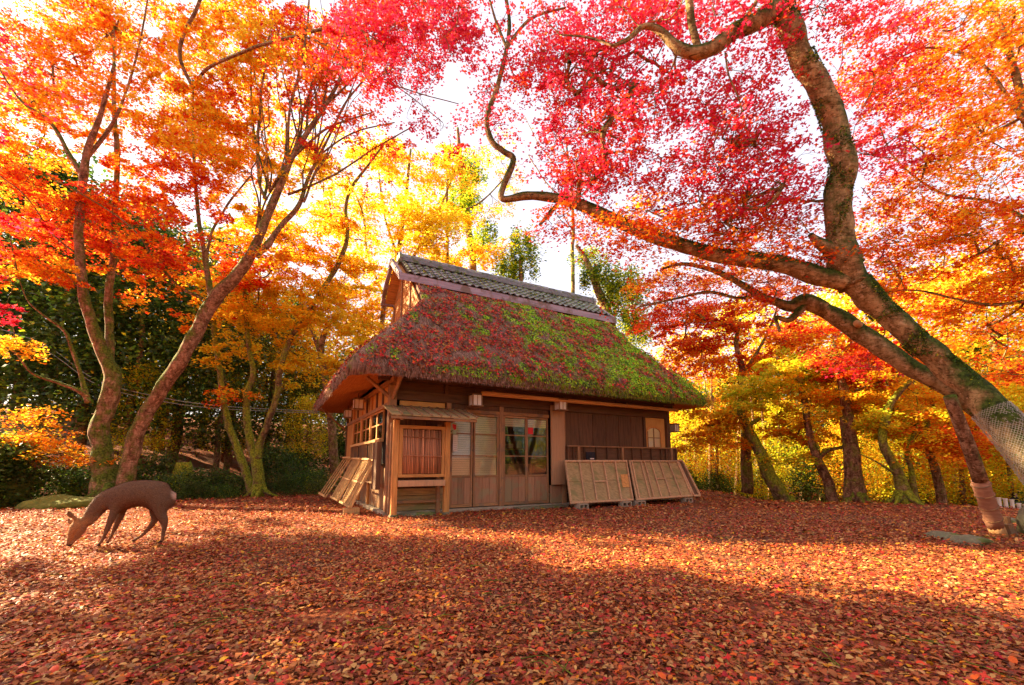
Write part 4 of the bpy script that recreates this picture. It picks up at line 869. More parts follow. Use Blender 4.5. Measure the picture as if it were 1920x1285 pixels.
# ============================================================ DEER
def build_deer():
    k = .001118; ca = R(20)
    def D(cx, cy_, side=0.0):
        lx = (cx-850)*k/math.cos(ca)*.80; gl = 1075-.11*(cx-355); return Vector((lx, side, max(.0, (gl-cy_)*k)))
    def loft(m, rows, n=14):      # rows: (centre Vector, ry half width, rz half height, tangent angle)
        base = len(m.v); K = len(rows)
        for i, (c, ry, rz) in enumerate(rows):
            t = (rows[min(i+1, K-1)][0]-rows[max(i-1, 0)][0]).normalized(); side = Vector((0, 1, 0)); up = side.cross(t).normalized()
            for j in range(n):
                a = 2*math.pi*j/n; m.v.append(tuple(c+side*(ry*math.cos(a))+up*(rz*math.sin(a))))
        for i in range(K-1):
            for j in range(n): a = base+i*n+j; b = base+i*n+(j+1) % n; m.f.append((a, b, b+n, a+n))
        m.f.append(tuple(base+j for j in range(n))[::-1]); m.f.append(tuple(base+(K-1)*n+j for j in range(n)))
    m = MB()
    # trunk: rump to shoulders, then neck and head down to the leaves
    def row(x, top, bot, w): a = D(x, top-8); b = D(x, bot+12 if 740 < x < 1420 else bot); return ((a+b)/2, w, (a-b).length/2)
    body = [row(1464, 397, 422, .012), row(1455, 385, 430, .02), row(1440, 350, 480, .06), row(1405, 312, 560, .105), row(1340, 280, 610, .14), row(1260, 264, 600, .150), row(1160, 262, 560, .150), row(1060, 268, 570, .155), row(960, 290, 592, .155), row(880, 318, 625, .145), row(800, 352, 650, .125), row(740, 400, 620, .09), row(700, 440, 590, .05)]
    loft(m, body)
    neck = [(D(900, 470), .09, .10), (D(800, 500), .110, .150), (D(720, 500), .085, .135), (D(660, 560), .07, .12), (D(600, 640), .06, .10), (D(545, 730), .052, .082), (D(500, 800), .05, .07)]
    loft(m, neck)
    head = [(D(485, 775), .048, .058), (D(450, 815), .060, .070), (D(425, 860), .062, .070), (D(402, 915), .052, .058), (D(385, 970), .038, .043), (D(370, 1025), .030, .033), (D(358, 1062), .024, .024)]
    head = [(c, a*1.14, b*1.16) for c, a, b in head]; loft(m, head)
    jaw = [(D(500, 800), .04, .045), (D(470, 880), .035, .045), (D(430, 960), .026, .03), (D(385, 1035), .018, .02)]
    loft(m, jaw, 10)
    def limb(pts, n=10): m.tube([p for p, r in pts], [r*1.22 if r < .045 else r for p, r in pts], n)
    s = -.075   # near side
    limb([(D(790, 440, s*.3), .04), (D(800, 520, s*.75), .070), (D(825, 600, s*.95), .062), (D(820, 665, s), .042), (D(792, 760, s), .028), (D(772, 830, s), .026), (D(752, 900, s), .017), (D(735, 960, s), .019), (D(705, 1012, s), .017), (D(688, 1042, s), .021)])
    s = .075
    limb([(D(810, 440, s*.3), .04), (D(820, 520, s*.75), .066), (D(850, 600, s), .055), (D(848, 670, s), .036), (D(810, 770, s), .026), (D(790, 840, s), .023), (D(765, 910, s), .016), (D(748, 965, s), .017), (D(728, 1005, s), .016), (D(715, 1032, s), .019)])
    s = .08
    limb([(D(1270, 400, s*.2), .05), (D(1240, 470, s*.7), .095), (D(1215, 560, s*.9), .085), (D(1205, 640, s), .058), (D(1225, 715, s), .036), (D(1190, 790, s), .026), (D(1135, 860, s), .019), (D(1090, 915, s), .019), (D(1040, 950, s), .017), (D(985, 990, s), .020)])
    s = -.08
    limb([(D(1300, 370, s*.2), .05), (D(1305, 450, s*.6), .110), (D(1315, 540, s*.8), .102), (D(1325, 610, s), .070), (D(1370, 690, s), .042), (D(1392, 745, s), .030), (D(1388, 810, s), .021), (D(1388, 880, s), .018), (D(1385, 920, s), .020), (D(1362, 948, s), .017), (D(1345, 966, s), .021)])
    limb([(D(1440, 360, 0), .022), (D(1462, 400, 0), .024), (D(1455, 450, 0), .015), (D(1440, 480, 0), .006)], 8)
    # ears: thin leaf shapes
    for sd, e in ((-1, [(455, 800, .03), (400, 742, .036), (358, 710, .044), (338, 675, .010)]), (1, [(435, 830, .03), (350, 835, .033), (300, 808, .038), (270, 765, .008)])):
        rows = [(D(x, y, sd*(.045+i*.012)), .012, r*.85) for i, (x, y, r) in enumerate(e)]; loft(m, rows, 8)
    me = m.mesh('deer'); o = bpy.data.objects.new('deer', me); col.objects.link(o)
    md = o.modifiers.new('r', 'REMESH'); md.mode = 'VOXEL'; md.voxel_size = .0095; sm = o.modifiers.new('s', 'SMOOTH'); sm.factor = .8; sm.iterations = 16
    dg = bpy.context.evaluated_depsgraph_get(); me2 = bpy.data.meshes.new_from_object(o.evaluated_get(dg)); o.modifiers.clear(); o.data = me2; me2.materials.clear(); me2.materials.append(M['deer'])
    me2.polygons.foreach_set('use_smooth', [True]*len(me2.polygons))
    nv = len(me2.vertices); co = np.zeros(nv*3); me2.vertices.foreach_get('co', co); co = co.reshape(-1, 3); ed = np.zeros(len(me2.edges)*2, int); me2.edges.foreach_get('vertices', ed); ed = ed.reshape(-1, 2)
    deg = np.bincount(ed.ravel(), minlength=nv)[:, None]; hx = D(560, 0).x; wgt = (np.clip((co[:, 2]-.34)/.12, 0, 1)*np.clip((co[:, 0]-hx)/.12, 0, 1))[:, None]*.9
    for _ in range(90):
        acc = np.zeros_like(co)
        for a_, b_ in ((0, 1), (1, 0)):
            for c_ in range(3): acc[:, c_] += np.bincount(ed[:, a_], weights=co[ed[:, b_], c_], minlength=nv)
        co += (acc/deg-co)*wgt
    me2.vertices.foreach_set('co', co.ravel()); me2.update()
    at = me2.attributes.new('tint', 'FLOAT_COLOR', 'POINT'); brown = Vector((.195, .095, .050)); head_c = Vector((.42, .19, .07)); pale = Vector((.32, .21, .15)); cols_ = []
    hd = D(430, 860); rump = D(1450, 410)
    for v in me2.vertices:
        p = v.co; c = brown.copy(); f = sst(.24, .08, (Vector((p.x, 0, p.z))-Vector((hd.x, 0, hd.z))).length); c = c.lerp(head_c, f)
        if p.x > D(1380, 0).x: c = c.lerp(pale*2.2, sst(.085, .035, (p-rump).length))
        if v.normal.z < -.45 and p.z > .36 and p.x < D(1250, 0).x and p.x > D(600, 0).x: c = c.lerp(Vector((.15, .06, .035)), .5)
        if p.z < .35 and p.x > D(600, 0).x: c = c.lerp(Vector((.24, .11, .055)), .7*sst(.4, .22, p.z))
        if p.z < .035: c = Vector((.04, .02, .015))
        q = D(365, 1050); c = c.lerp(Vector((.02, .012, .01)), sst(.04, .018, (p-q).length))
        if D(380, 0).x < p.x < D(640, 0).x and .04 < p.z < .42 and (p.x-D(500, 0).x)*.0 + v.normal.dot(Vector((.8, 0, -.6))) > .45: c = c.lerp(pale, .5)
        cols_ += [c.x, c.y, c.z, 1]
    at.data.foreach_set('color', cols_)
    # short coat: hairs lying back along the skin
    fc = np.zeros(len(me2.polygons)*3); me2.polygons.foreach_get('center', fc); fc = fc.reshape(-1, 3); fn = np.zeros(len(me2.polygons)*3); me2.polygons.foreach_get('normal', fn); fn = fn.reshape(-1, 3)
    ix = rng.integers(0, len(fc), 16000); ix = ix[(fc[ix, 2] > .10)]; p_ = fc[ix]; n_ = fn[ix]; k_ = len(ix); vc = np.array(cols_).reshape(-1, 4)[:, :3]; fv = np.array([q.vertices[0] for q in me2.polygons])[ix]
    back = np.tile([.8, 0, -.45], (k_, 1))+rng.normal(0, .22, (k_, 3)); back -= (back*n_).sum(1)[:, None]*n_; back /= np.linalg.norm(back, axis=1)[:, None]; Yv = back+n_*.34; Yv /= np.linalg.norm(Yv, axis=1)[:, None]
    Xv = np.cross(Yv, n_); Xv /= np.linalg.norm(Xv, axis=1)[:, None]; Mx = np.stack([Xv, Yv, np.cross(Xv, Yv)], -1); sz_ = rng.uniform(.014, .026, k_); st = np.stack([np.full(k_, .22), np.ones(k_), np.ones(k_)], -1)
    hr = link('fur', leaf_mesh('fur', p_+Yv*sz_[:, None]*.35, sz_, np.clip(vc[fv]*rng.uniform(.55, 1.35, (k_, 1)), 0, .9), 0, T_KITE, mats=Mx, stretch=st), M['litter'], o); hr['kind'] = 'stuff'
    g = G(240, 1027); o.location = (g.x-.16, g.y, ground_h(g.x, g.y)+.012); o.rotation_euler = (0, 0, ca)
    # eyes and nose
    for sd in (-1, 1):
        bm = bmesh.new(); bmesh.ops.create_uvsphere(bm, u_segments=10, v_segments=8, radius=.011); e = bpy.data.meshes.new('eye'); bm.to_mesh(e); bm.free(); eo = link('eye', e, M['black'], o); eo.location = D(425, 868, sd*.052)
    tag(o, 'brown deer grazing with its head down in the fallen leaves', 'deer')
build_deer()

# ============================================================ TREES
# --- the big leaning maple on the right
WS = .77
t = Tree('leaning_maple', P(1990, 905, 5.0)+Vector((.6, -.2, -.9)), M['bark_tan'], 'huge mossy maple leaning in from the right over the house', 'tree')
t.limb([(2150, 1180, 4.5, 156), (2060, 1040, 4.8, 136), (1990, 930, 5.1, 124), (1930, 850, 5.3, 112), (1870, 782, 5.5, 98), (1812, 722, 5.7, 84), (1757, 674, 5.85, 74), (1697, 622, 5.95, 70), (1647, 576, 6.0, 72), (1606, 530, 6.0, 74), (1580, 480, 5.95, 70)], 'trunk', n=22, sub=8, lumps=.14)
t.limb([(1602, 535, 6.0, 86), (1580, 480, 5.95, 78), (1566, 430, 5.9, 72), (1570, 370, 5.8, 70), (1578, 310, 5.7, 68), (1566, 240, 5.6, 66), (1545, 180, 5.5, 62), (1510, 120, 5.4, 62), (1484, 60, 5.3, 62), (1462, 18, 5.25, 60), (1420, 40, 5.2, 48), (1375, 62, 5.2, 42), (1335, 90, 5.2, 38), (1298, 100, 5.2, 32), (1262, 84, 5.2, 25), (1232, 55, 5.2, 20), (1205, 50, 5.2, 15), (1178, 72, 5.2, 11), (1150, 86, 5.2, 8)], 'branch', n=16, sub=7, lumps=.13)
t.limb([(1310, 92, 5.2, 20), (1298, 50, 5.15, 21), (1292, 0, 5.1, 20), (1285, -60, 5.0, 16)], n=8)
t.limb([(1375, 62, 5.2, 14), (1400, 30, 5.1, 12), (1440, -30, 5.0, 10)], n=8)
t.limb([(1475, 20, 5.25, 30), (1500, -60, 5.1, 24), (1540, -160, 5, 18)], n=8)
t.limb([(1590, 530, 6.0, 60), (1540, 520, 6.05, 56), (1480, 502, 6.15, 46), (1410, 488, 6.25, 42), (1340, 478, 6.35, 38), (1280, 462, 6.45, 36), (1220, 442, 6.55, 34), (1160, 418, 6.65, 31), (1100, 390, 6.75, 28), (1050, 372, 6.85, 24), (990, 368, 6.95, 20), (943, 374, 7.0, 17), (945, 345, 7.0, 16), (962, 300, 7.0, 15), (945, 285, 7, 14), (920, 262, 7.0, 14), (914, 220, 7.0, 13), (932, 165, 7.0, 12), (948, 100, 6.9, 11), (955, 40, 6.9, 9), (945, -20, 6.8, 8)], n=12, sub=6, lumps=.13)
t.limb([(948, 95, 6.9, 8), (975, 55, 6.9, 7), (1005, 30, 6.8, 6), (1060, 15, 6.7, 5)], n=6)
t.limb([(950, 90, 6.9, 7), (930, 40, 6.9, 6), (915, -10, 6.8, 5)], n=6)
t.limb([(1045, 385, 6.85, 12), (1030, 400, 6.8, 12), (1012, 422, 6.8, 7)], n=6)
t.limb([(1360, 100, 5.2, 6), (1366, 140, 5.2, 5), (1385, 185, 5.3, 4), (1400, 240, 5.3, 3)], n=5)
t.limb([(1560, 470, 5.95, 44), (1535, 455, 5.85, 30), (1520, 440, 5.8, 16)], 'broken_stub', n=8)
t.limb([(1150, 86, 5.2, 7), (1100, 70, 5.3, 5), (1050, 66, 5.4, 4)], n=5)
t.limb([(1612, 612, 6.9, 18), (1609, 608, 6.62, 22), (1607, 606, 6.52, 21)], 'cut_stub', n=8, bark=M['rope'], node=False)
GI = {'green': .7, 'dark': .5, 'lime': .08}
t.cling([(1590, 500, 5.98, 80), (1566, 430, 5.9, 72), (1570, 370, 5.8, 70), (1578, 310, 5.7, 68), (1566, 240, 5.6, 66), (1545, 180, 5.5, 62), (1510, 120, 5.4, 62), (1484, 60, 5.3, 62), (1462, 18, 5.25, 60), (1420, 40, 5.2, 48), (1375, 62, 5.2, 42)], 3400, GI, .035, .0)
t.cling([(1990, 930, 5.1, 124), (1930, 850, 5.3, 112), (1870, 782, 5.5, 98), (1812, 722, 5.7, 84), (1757, 674, 5.85, 74), (1697, 622, 5.95, 70), (1647, 576, 6.0, 72), (1606, 530, 6.0, 74)], 9000, GI, .028, .75, 'moss_tufts')
t.cling([(1590, 530, 6.0, 60), (1540, 520, 6.05, 56), (1480, 502, 6.15, 46), (1410, 488, 6.25, 42), (1340, 478, 6.35, 38), (1280, 462, 6.45, 36), (1220, 442, 6.55, 34), (1160, 418, 6.65, 31), (1100, 390, 6.75, 28), (1050, 372, 6.85, 24)], 5000, GI, .026, .7, 'moss_tufts')
CR = {'crimson': .8, 'red': .25}; CR2 = {'crimson': .55, 'red': .4, 'redor': .15}; RO = {'red': .25, 'redor': .5, 'orange': .4}; OG = {'redor': .3, 'orange': .55, 'gold': .35}
def reg(*a, **k): t.region(*a, **k)
n1 = 118
reg(1150, 120, 6.6, 170, 110, 46, n1, CR, size=.055); reg(1060, 200, 6.9, 130, 110, 34, n1, CR2, size=.055); reg(1000, 60, 7.0, 90, 70, 10, n1, CR, size=.055)
reg(1270, 260, 6.3, 190, 110, 56, n1, CR2, size=.055); reg(1420, 180, 6.0, 110, 90, 24, n1, CR, size=.055); reg(1440, 340, 6.2, 110, 70, 30, n1, CR, size=.055)
reg(1150, 330, 6.8, 160, 60, 26, n1, CR2, size=.055); reg(1300, 420, 6.4, 170, 45, 44, n1, RO, size=.055); reg(1450, 430, 6.3, 90, 60, 24, n1, RO, size=.055)
reg(1090, 420, 6.8, 90, 45, 10, n1, RO, size=.055); reg(1380, 15, 5.6, 220, 50, 26, n1, CR, size=.055); reg(1170, 10, 6.4, 150, 50, 20, n1, CR, size=.055); reg(930, 180, 7.2, 40, 100, 6, 120, CR, size=.055)
reg(1330, -120, 5.5, 420, 90, 40, n1, CR2, size=.06); reg(1500, 500, 6.6, 120, 30, 10, n1, RO, size=.055)
t.finish()

# --- second, paler trunk behind it; carries the orange crown on the right
t = Tree('pale_maple', P(2060, 1000, 6.3)+Vector((.2, 0, -.4)), M['bark_tan'], 'paler maple trunk just below and behind the huge leaning one', 'tree')
t.limb([(2150, 1100, 6.0, 110), (2070, 1000, 6.1, 90), (1985, 905, 6.2, 74), (1900, 828, 6.25, 60), (1830, 768, 6.3, 54), (1764, 718, 6.4, 52), (1704, 688, 6.55, 54), (1648, 648, 6.7, 54), (1597, 612, 6.85, 52), (1555, 585, 7.0, 46), (1530, 572, 7.05, 42)], 'trunk', n=18, sub=7, lumps=.12)
t.limb([(1545, 580, 7.0, 46), (1510, 565, 7.1, 44), (1480, 575, 7.2, 34), (1455, 566, 7.2, 22), (1420, 550, 7.3, 18), (1370, 522, 7.5, 16), (1330, 505, 7.6, 12), (1280, 495, 7.8, 9), (1240, 505, 8, 6)], n=10)
t.limb([(1510, 570, 7.1, 26), (1480, 600, 7.1, 18), (1455, 596, 7.15, 12), (1462, 622, 7.1, 8)], n=8)
t.limb([(1420, 550, 7.3, 12), (1385, 560, 7.4, 9), (1330, 548, 7.6, 8), (1270, 560, 7.8, 6), (1200, 575, 8, 5)], n=6)
t.limb([(1980, 940, 6.3, 60), (1950, 700, 6.6, 44), (1960, 480, 6.8, 36), (1930, 250, 6.9, 26), (1880, 60, 6.8, 18), (1820, -60, 6.6, 12)], n=10)
t.limb([(1950, 560, 6.8, 16), (1860, 572, 7.0, 11), (1790, 560, 7.1, 8), (1720, 545, 7.2, 6), (1660, 548, 7.3, 4)], n=7)
t.limb([(1940, 420, 6.9, 16), (1860, 380, 7.2, 10), (1760, 360, 7.4, 8), (1680, 300, 7.5, 5), (1650, 240, 7.5, 4)], n=7)
t.limb([(1920, 230, 6.9, 14), (1840, 120, 7.0, 10), (1740, 90, 7.1, 7), (1660, 130, 7.2, 5), (1620, 200, 7.2, 4)], n=7)
MIX = {'red': .25, 'redor': .35, 'orange': .45, 'gold': .3}
reg(1720, 110, 7.2, 150, 90, 44, n1, {'crimson': .3, 'red': .3, 'redor': .4, 'orange': .3}, size=.06); reg(1850, 110, 7.0, 110, 100, 36, n1, {'orange': .6, 'gold': .6, 'redor': .3}, size=.06)
reg(1690, 260, 7.3, 100, 60, 24, n1, CR2, size=.06); reg(1830, 280, 7.1, 110, 60, 34, n1, {'gold': .6, 'orange': .5, 'redor': .2}, size=.06)
reg(1680, 370, 7.4, 80, 60, 12, n1, MIX, size=.06); reg(1860, 400, 7.2, 90, 60, 34, n1, MIX, size=.06); reg(1760, 470, 7.6, 130, 50, 32, n1, {'orange': .6, 'gold': .4, 'redor': .3}, size=.06)
reg(1870, 520, 7.4, 80, 50, 30, n1, {'redor': .5, 'orange': .5, 'gold': .2}, size=.06); reg(1850, 600, 7.8, 90, 40, 26, n1, {'redor': .5, 'orange': .5, 'gold': .2}, size=.06)
reg(1900, 20, 6.8, 120, 80, 26, n1, {'gold': .5, 'orange': .6}, size=.06); reg(1640, 20, 6.9, 90, 60, 12, n1, CR2, size=.06); reg(2060, 350, 6.8, 110, 380, 50, n1, MIX, size=.065)
reg(1640, 520, 7.8, 70, 30, 10, n1, RO, size=.06); reg(1720, 400, 7.8, 90, 70, 22, n1, OG, size=.06); reg(1800, 200, 7.6, 120, 70, 18, n1, OG, size=.06); reg(1700, 560, 8.2, 110, 40, 20, n1, RO, size=.06); reg(1640, 440, 7.6, 50, 60, 12, n1, RO, size=.06); reg(1880, 680, 8.0, 70, 40, 16, n1, RO, size=.06); reg(1640, 140, 7.2, 70, 70, 12, n1, CR2, size=.06); reg(1310, 520, 8.0, 90, 30, 12, n1, RO, size=.06); reg(1230, 575, 8.3, 50, 22, 7, n1, {'red': .6, 'redor': .5}, size=.06); reg(1450, 540, 7.6, 70, 30, 8, n1, RO, size=.06); reg(1600, 690, 8.0, 60, 26, 6, n1, {'red': .6, 'crimson': .4}, size=.06)
t.finish()

# --- prop post under the trunk, wire netting round the trunk foot
pr = empty('support_post', G(1872, 1003)); tag(pr, 'slanting log prop holding up the huge leaning maple', 'post')
b0 = G(1872, 1003); tp = P(1782, 742, 6.15); bot = b0+(tp-b0)*.0; def_mid = b0+(tp-b0)*.40
m = MB(); pts = [def_mid+(tp-def_mid)*i/8 for i in range(9)]; m.tube([p-b0+Vector(mnoise.noise_vector(p*2))*.02 for p in pts], [.090-.002*i for i in range(9)], 12); m.build('log', M['bark_red'], pr, smooth=True)
m = MB(); pts = [b0+(def_mid-b0)*(.14+.86*i/6) for i in range(7)]; m.tube([p-b0 for p in pts], [.094, .104, .098, .105, .100, .104, .096], 12); m.build('burlap_wrap', M['wrap'], pr, smooth=True)
for f in (.3, .52, .74, .93):
    c = (def_mid-b0)*f; ax_ = (def_mid-b0).normalized(); u_ = ax_.orthogonal().normalized(); w_ = ax_.cross(u_); m = MB(); m.tube([c+(u_*math.cos(a)+w_*math.sin(a))*.107 for a in [i*math.pi/9 for i in range(19)]], .008, 4, cap=False); m.build('binding_cord', M['wood_brown'], pr)
m = MB(); m.tube([Vector((0.02, 0, -.05)), (def_mid-b0)*.2], [.098, .092], 12); m.build('bare_foot', M['rope'], pr, smooth=True)
m = MB(); m.tube([Vector((.16, -.05, -.05)), Vector((.12, -.04, .16))], [.07, .05], 8); m.tube([Vector((.22, .05, -.05)), Vector((.20, .03, .26))], [.05, .04], 8); m.build('foot_wedge', M['wood_brown'], pr)
wn = empty('wire_netting', P(1990, 880, 5.1)); tag(wn, 'wire netting wrapped round the foot of the leaning maple', 'netting')
rows = [[*P(u, v, Y), w*.5*mpp(u, v, Y)*.77] for u, v, Y, w in [(2150, 1180, 4.5, 156), (2060, 1040, 4.8, 136), (1990, 930, 5.1, 124), (1930, 850, 5.3, 112), (1870, 782, 5.5, 98), (1825, 736, 5.66, 88)]]
a = spline(rows, 26); K = len(a)-20; grid = []; nseg = 40
for i in range(K):
    c = Vector(a[i][:3]); tg = (Vector(a[min(i+1, len(a)-1)][:3])-Vector(a[max(i-1, 0)][:3])).normalized(); u = tg.cross(Vector((0, 0, 1))).normalized(); w = tg.cross(u)
    grid.append([c+(u*math.cos(2*math.pi*(j+.5*(i % 2))/nseg)+w*math.sin(2*math.pi*(j+.5*(i % 2))/nseg))*(a[i][3]*1.09+.012+.02*mnoise.noise(Vector((i*.7, j*.9, 0)))) for j in range(nseg)])
m = MB(); o0 = wn.location
for i in range(K-1):
    for j in range(nseg):
        q = grid[i][j]; r1 = grid[i+1][j]; r2 = grid[i+1][(j-1) % nseg if i % 2 == 0 else (j+1) % nseg]
        for r_ in (r1, r2): m.tube([q-o0, r_-o0], .0020, 3, cap=False)
o = m.build('mesh_wire', M['wire'], wn); o['kind'] = 'stuff'

# --- left foreground maple
WS = .76
t = Tree('red_maple', P(215, 935, 11.6)*1.0, M['bark_red'], 'twin stemmed orange red maple on the left, mossy at its foot', 'tree')
t.roots(205, 930, 11.6, 74, 7); t.roots(238, 930, 11.5, 50, 5)
t.limb([(205, 945, 11.6, 100), (196, 900, 11.6, 72), (190, 850, 11.6, 56), (188, 800, 11.6, 52), (205, 750, 11.6, 50), (212, 705, 11.6, 44), (192, 660, 11.6, 36), (170, 600, 11.5, 33), (156, 540, 11.4, 30), (150, 480, 11.3, 28), (148, 420, 11.2, 26), (155, 340, 11, 24), (165, 280, 10.9, 20), (190, 210, 10.7, 14), (215, 120, 10.5, 9)], 'trunk', n=14, lumps=.12)
t.limb([(206, 760, 11.6, 28), (206, 700, 11.7, 26), (205, 620, 11.8, 25), (203, 560, 11.8, 23), (212, 490, 11.8, 20), (215, 400, 11.8, 17), (220, 300, 11.8, 16), (214, 200, 11.8, 13), (214, 80, 11.6, 8)], n=10)
t.limb([(235, 940, 11.5, 60), (238, 890, 11.5, 46), (262, 800, 11.5, 42), (300, 735, 11.5, 40), (345, 665, 11.4, 38), (375, 610, 11.4, 38), (402, 560, 11.3, 38), (440, 520, 11.2, 33), (475, 470, 11.1, 26), (500, 410, 11, 22), (525, 350, 10.9, 19), (545, 300, 10.8, 16), (575, 250, 10.7, 13), (612, 195, 10.6, 10), (640, 140, 10.5, 8), (660, 60, 10.3, 5)], n=14)
t.limb([(478, 480, 11.1, 22), (505, 455, 11.1, 17), (530, 420, 11.1, 14), (560, 385, 11.0, 12), (580, 330, 11, 9), (600, 290, 10.9, 7), (625, 240, 10.8, 6), (650, 190, 10.7, 5), (700, 130, 10.6, 4)], n=8)
t.limb([(398, 565, 11.3, 20), (392, 530, 11.3, 18), (386, 490, 11.2, 15), (374, 420, 11.1, 12), (366, 340, 11, 10), (362, 240, 10.8, 7), (362, 150, 10.7, 5)], n=8)
t.limb([(380, 560, 11.3, 10), (340, 540, 11.1, 9), (300, 500, 11, 7), (250, 430, 10.9, 6), (180, 380, 10.8, 5), (90, 330, 10.6, 4)], n=6)
t.limb([(163, 745, 11.5, 18), (140, 730, 11.3, 14), (110, 718, 11.2, 11), (60, 700, 11.0, 9), (20, 655, 10.8, 8), (-60, 640, 10.6, 6)], n=7)
t.limb([(165, 755, 11.5, 18), (150, 700, 11.5, 13), (136, 660, 11.5, 12), (120, 620, 11.4, 10), (80, 590, 11.2, 7), (50, 560, 11, 5), (30, 500, 10.9, 5), (18, 440, 10.8, 4)], n=7)
t.limb([(155, 330, 11, 20), (130, 290, 10.9, 16), (95, 230, 10.8, 12), (40, 190, 10.6, 9), (0, 130, 10.5, 7), (-30, 60, 10.3, 5)], n=8)
t.limb([(160, 300, 11, 14), (200, 250, 11, 12), (230, 190, 10.8, 8), (260, 90, 10.6, 6), (280, -20, 10.4, 4)], n=7)
for pts in ([(500, 375, 10.9, 9), (486, 340, 10.8, 8), (484, 260, 10.7, 8), (490, 170, 10.6, 7), (500, 100, 10.4, 6), (512, 20, 10.3, 4)], [(495, 372, 10.9, 8), (500, 340, 11, 7), (480, 270, 11, 6), (470, 150, 11, 5), (480, 40, 11, 4)],
            [(540, 310, 10.8, 9), (540, 260, 10.7, 8), (545, 200, 10.5, 7), (560, 140, 10.4, 6), (575, 60, 10.2, 5), (580, -10, 10, 4)], [(550, 295, 10.8, 8), (600, 250, 10.6, 6), (640, 230, 10.5, 5), (700, 210, 10.3, 3)],
            [(575, 250, 10.7, 7), (578, 200, 10.8, 6), (590, 120, 10.8, 5), (610, 30, 10.7, 4)], [(612, 195, 10.6, 6), (640, 170, 10.5, 5), (690, 120, 10.3, 4), (760, 60, 10, 3)],
            [(540, 365, 11, 7), (580, 350, 10.9, 6), (640, 320, 10.8, 5), (700, 280, 10.7, 4), (770, 240, 10.6, 3)], [(600, 290, 10.9, 5), (660, 250, 10.8, 4), (740, 230, 10.8, 3)],
            [(385, 490, 11.2, 9), (400, 430, 11.3, 7), (430, 380, 11.4, 6), (470, 330, 11.5, 4)], [(150, 480, 11.3, 8), (100, 440, 11, 6), (50, 370, 10.8, 5), (0, 330, 10.6, 4)]):
    t.limb(pts, n=6, wob=.6)
for (u0, v0, Y0_, w0) in ((505, 360, 10.9, 6), (535, 320, 10.8, 6), (560, 270, 10.8, 6), (590, 300, 11, 5), (480, 440, 11.1, 6), (600, 210, 10.6, 5), (570, 380, 11, 5)):
    for k_ in range(3):
        du = random.uniform(-.25, .75); pts = [(u0, v0, Y0_, w0)]
        for st_ in range(1, 6): pts.append((u0+du*st_*42+random.uniform(-10, 10), v0-st_*random.uniform(42, 62), Y0_-.1*st_, w0*(1-.16*st_)))
        t.limb(pts, n=5, wob=.8)
OR1 = {'orange': .7, 'redor': .35, 'gold': .45}; OR2 = {'orange': .4, 'gold': .7, 'yellow': .2}; n2 = 230; sz = .085
reg(90, 60, 12.2, 150, 90, 36, n2, OR1, size=sz, rad=(.5, 1), dY=.7); reg(260, 60, 11.8, 140, 90, 34, n2, OR1, size=sz, rad=(.45, .9), dY=.7); reg(60, 240, 12, 90, 80, 16, n2, OR1, size=sz, rad=(.4, .8))
reg(230, 240, 11.8, 130, 90, 34, n2, OR1, size=sz, rad=(.4, .8), dY=1.2); reg(60, 400, 11.8, 120, 90, 34, n2, RO, size=sz, rad=(.45, .9), dY=.6); reg(200, 400, 11.5, 90, 70, 26, n2, RO, size=sz, rad=(.4, .8)); reg(260, 480, 11.2, 60, 50, 12, n2, RO, size=sz, rad=(.4, .7))
reg(90, 510, 11.2, 80, 30, 12, n2, OR1, size=sz, rad=(.4, .7)); reg(430, 60, 10.8, 110, 80, 22, n2, OR2, size=sz, rad=(.4, .8), dY=1.2); reg(410, 220, 10.8, 110, 90, 26, n2, {'orange': .5, 'gold': .5, 'redor': .25}, size=sz, rad=(.4, .8))
reg(330, 360, 10.9, 80, 60, 18, n2, {'redor': .5, 'orange': .5, 'red': .2}, size=sz, rad=(.4, .8)); reg(450, 320, 11.3, 90, 50, 14, n2, OR2, size=sz, rad=(.4, .8)); reg(470, 420, 11.8, 70, 40, 10, n2, OR2, size=sz, rad=(.4, .8))
reg(550, 120, 10.3, 90, 90, 14, n2, {'redor': .5, 'orange': .4, 'red': .3}, size=sz, rad=(.4, .8)); reg(610, 230, 10.6, 110, 80, 10, 110, {'red': .5, 'redor': .5}, size=sz*.9, rad=(.4, .8))
reg(530, 470, 11.4, 50, 25, 5, n2, OR1, size=sz); reg(300, 540, 11.2, 60, 40, 6, 120, OR1, size=sz); reg(-180, 120, 13, 140, 180, 14, n2, OR1, size=.10, rad=(.5, .9)); reg(60, -110, 12.6, 260, 70, 16, n2, OR1, size=.1, rad=(.5, .9))
reg(640, 130, 11, 120, 90, 14, 170, {'redor': .4, 'orange': .4, 'red': .2}, size=sz, rad=(.4, .8)); reg(680, 280, 11.4, 90, 60, 6, 120, RO, size=sz, rad=(.4, .8)); reg(70, 170, 12.6, 100, 70, 22, n2, OR1, size=sz, rad=(.5, 1)); reg(30, 320, 12.8, 70, 50, 10, n2, OR2, size=sz, rad=(.5, .9)); reg(360, 260, 11.8, 80, 70, 16, n2, OR2, size=sz, rad=(.4, .9)); reg(480, 210, 11.4, 100, 80, 18, n2, OR2, size=sz, rad=(.4, .8)); reg(570, 330, 11.8, 80, 50, 12, n2, {'gold': .6, 'yellow': .4, 'orange': .2}, size=sz, rad=(.4, .8)); reg(520, 50, 10.8, 110, 70, 14, n2, {'orange': .4, 'gold': .5, 'redor': .3}, size=sz, rad=(.4, .8)); reg(330, 150, 11.2, 70, 90, 12, n2, OR2, size=sz, rad=(.4, .8)); reg(350, 470, 11.2, 70, 40, 8, 170, {'red': .3, 'redor': .4, 'orange': .5}, size=sz)
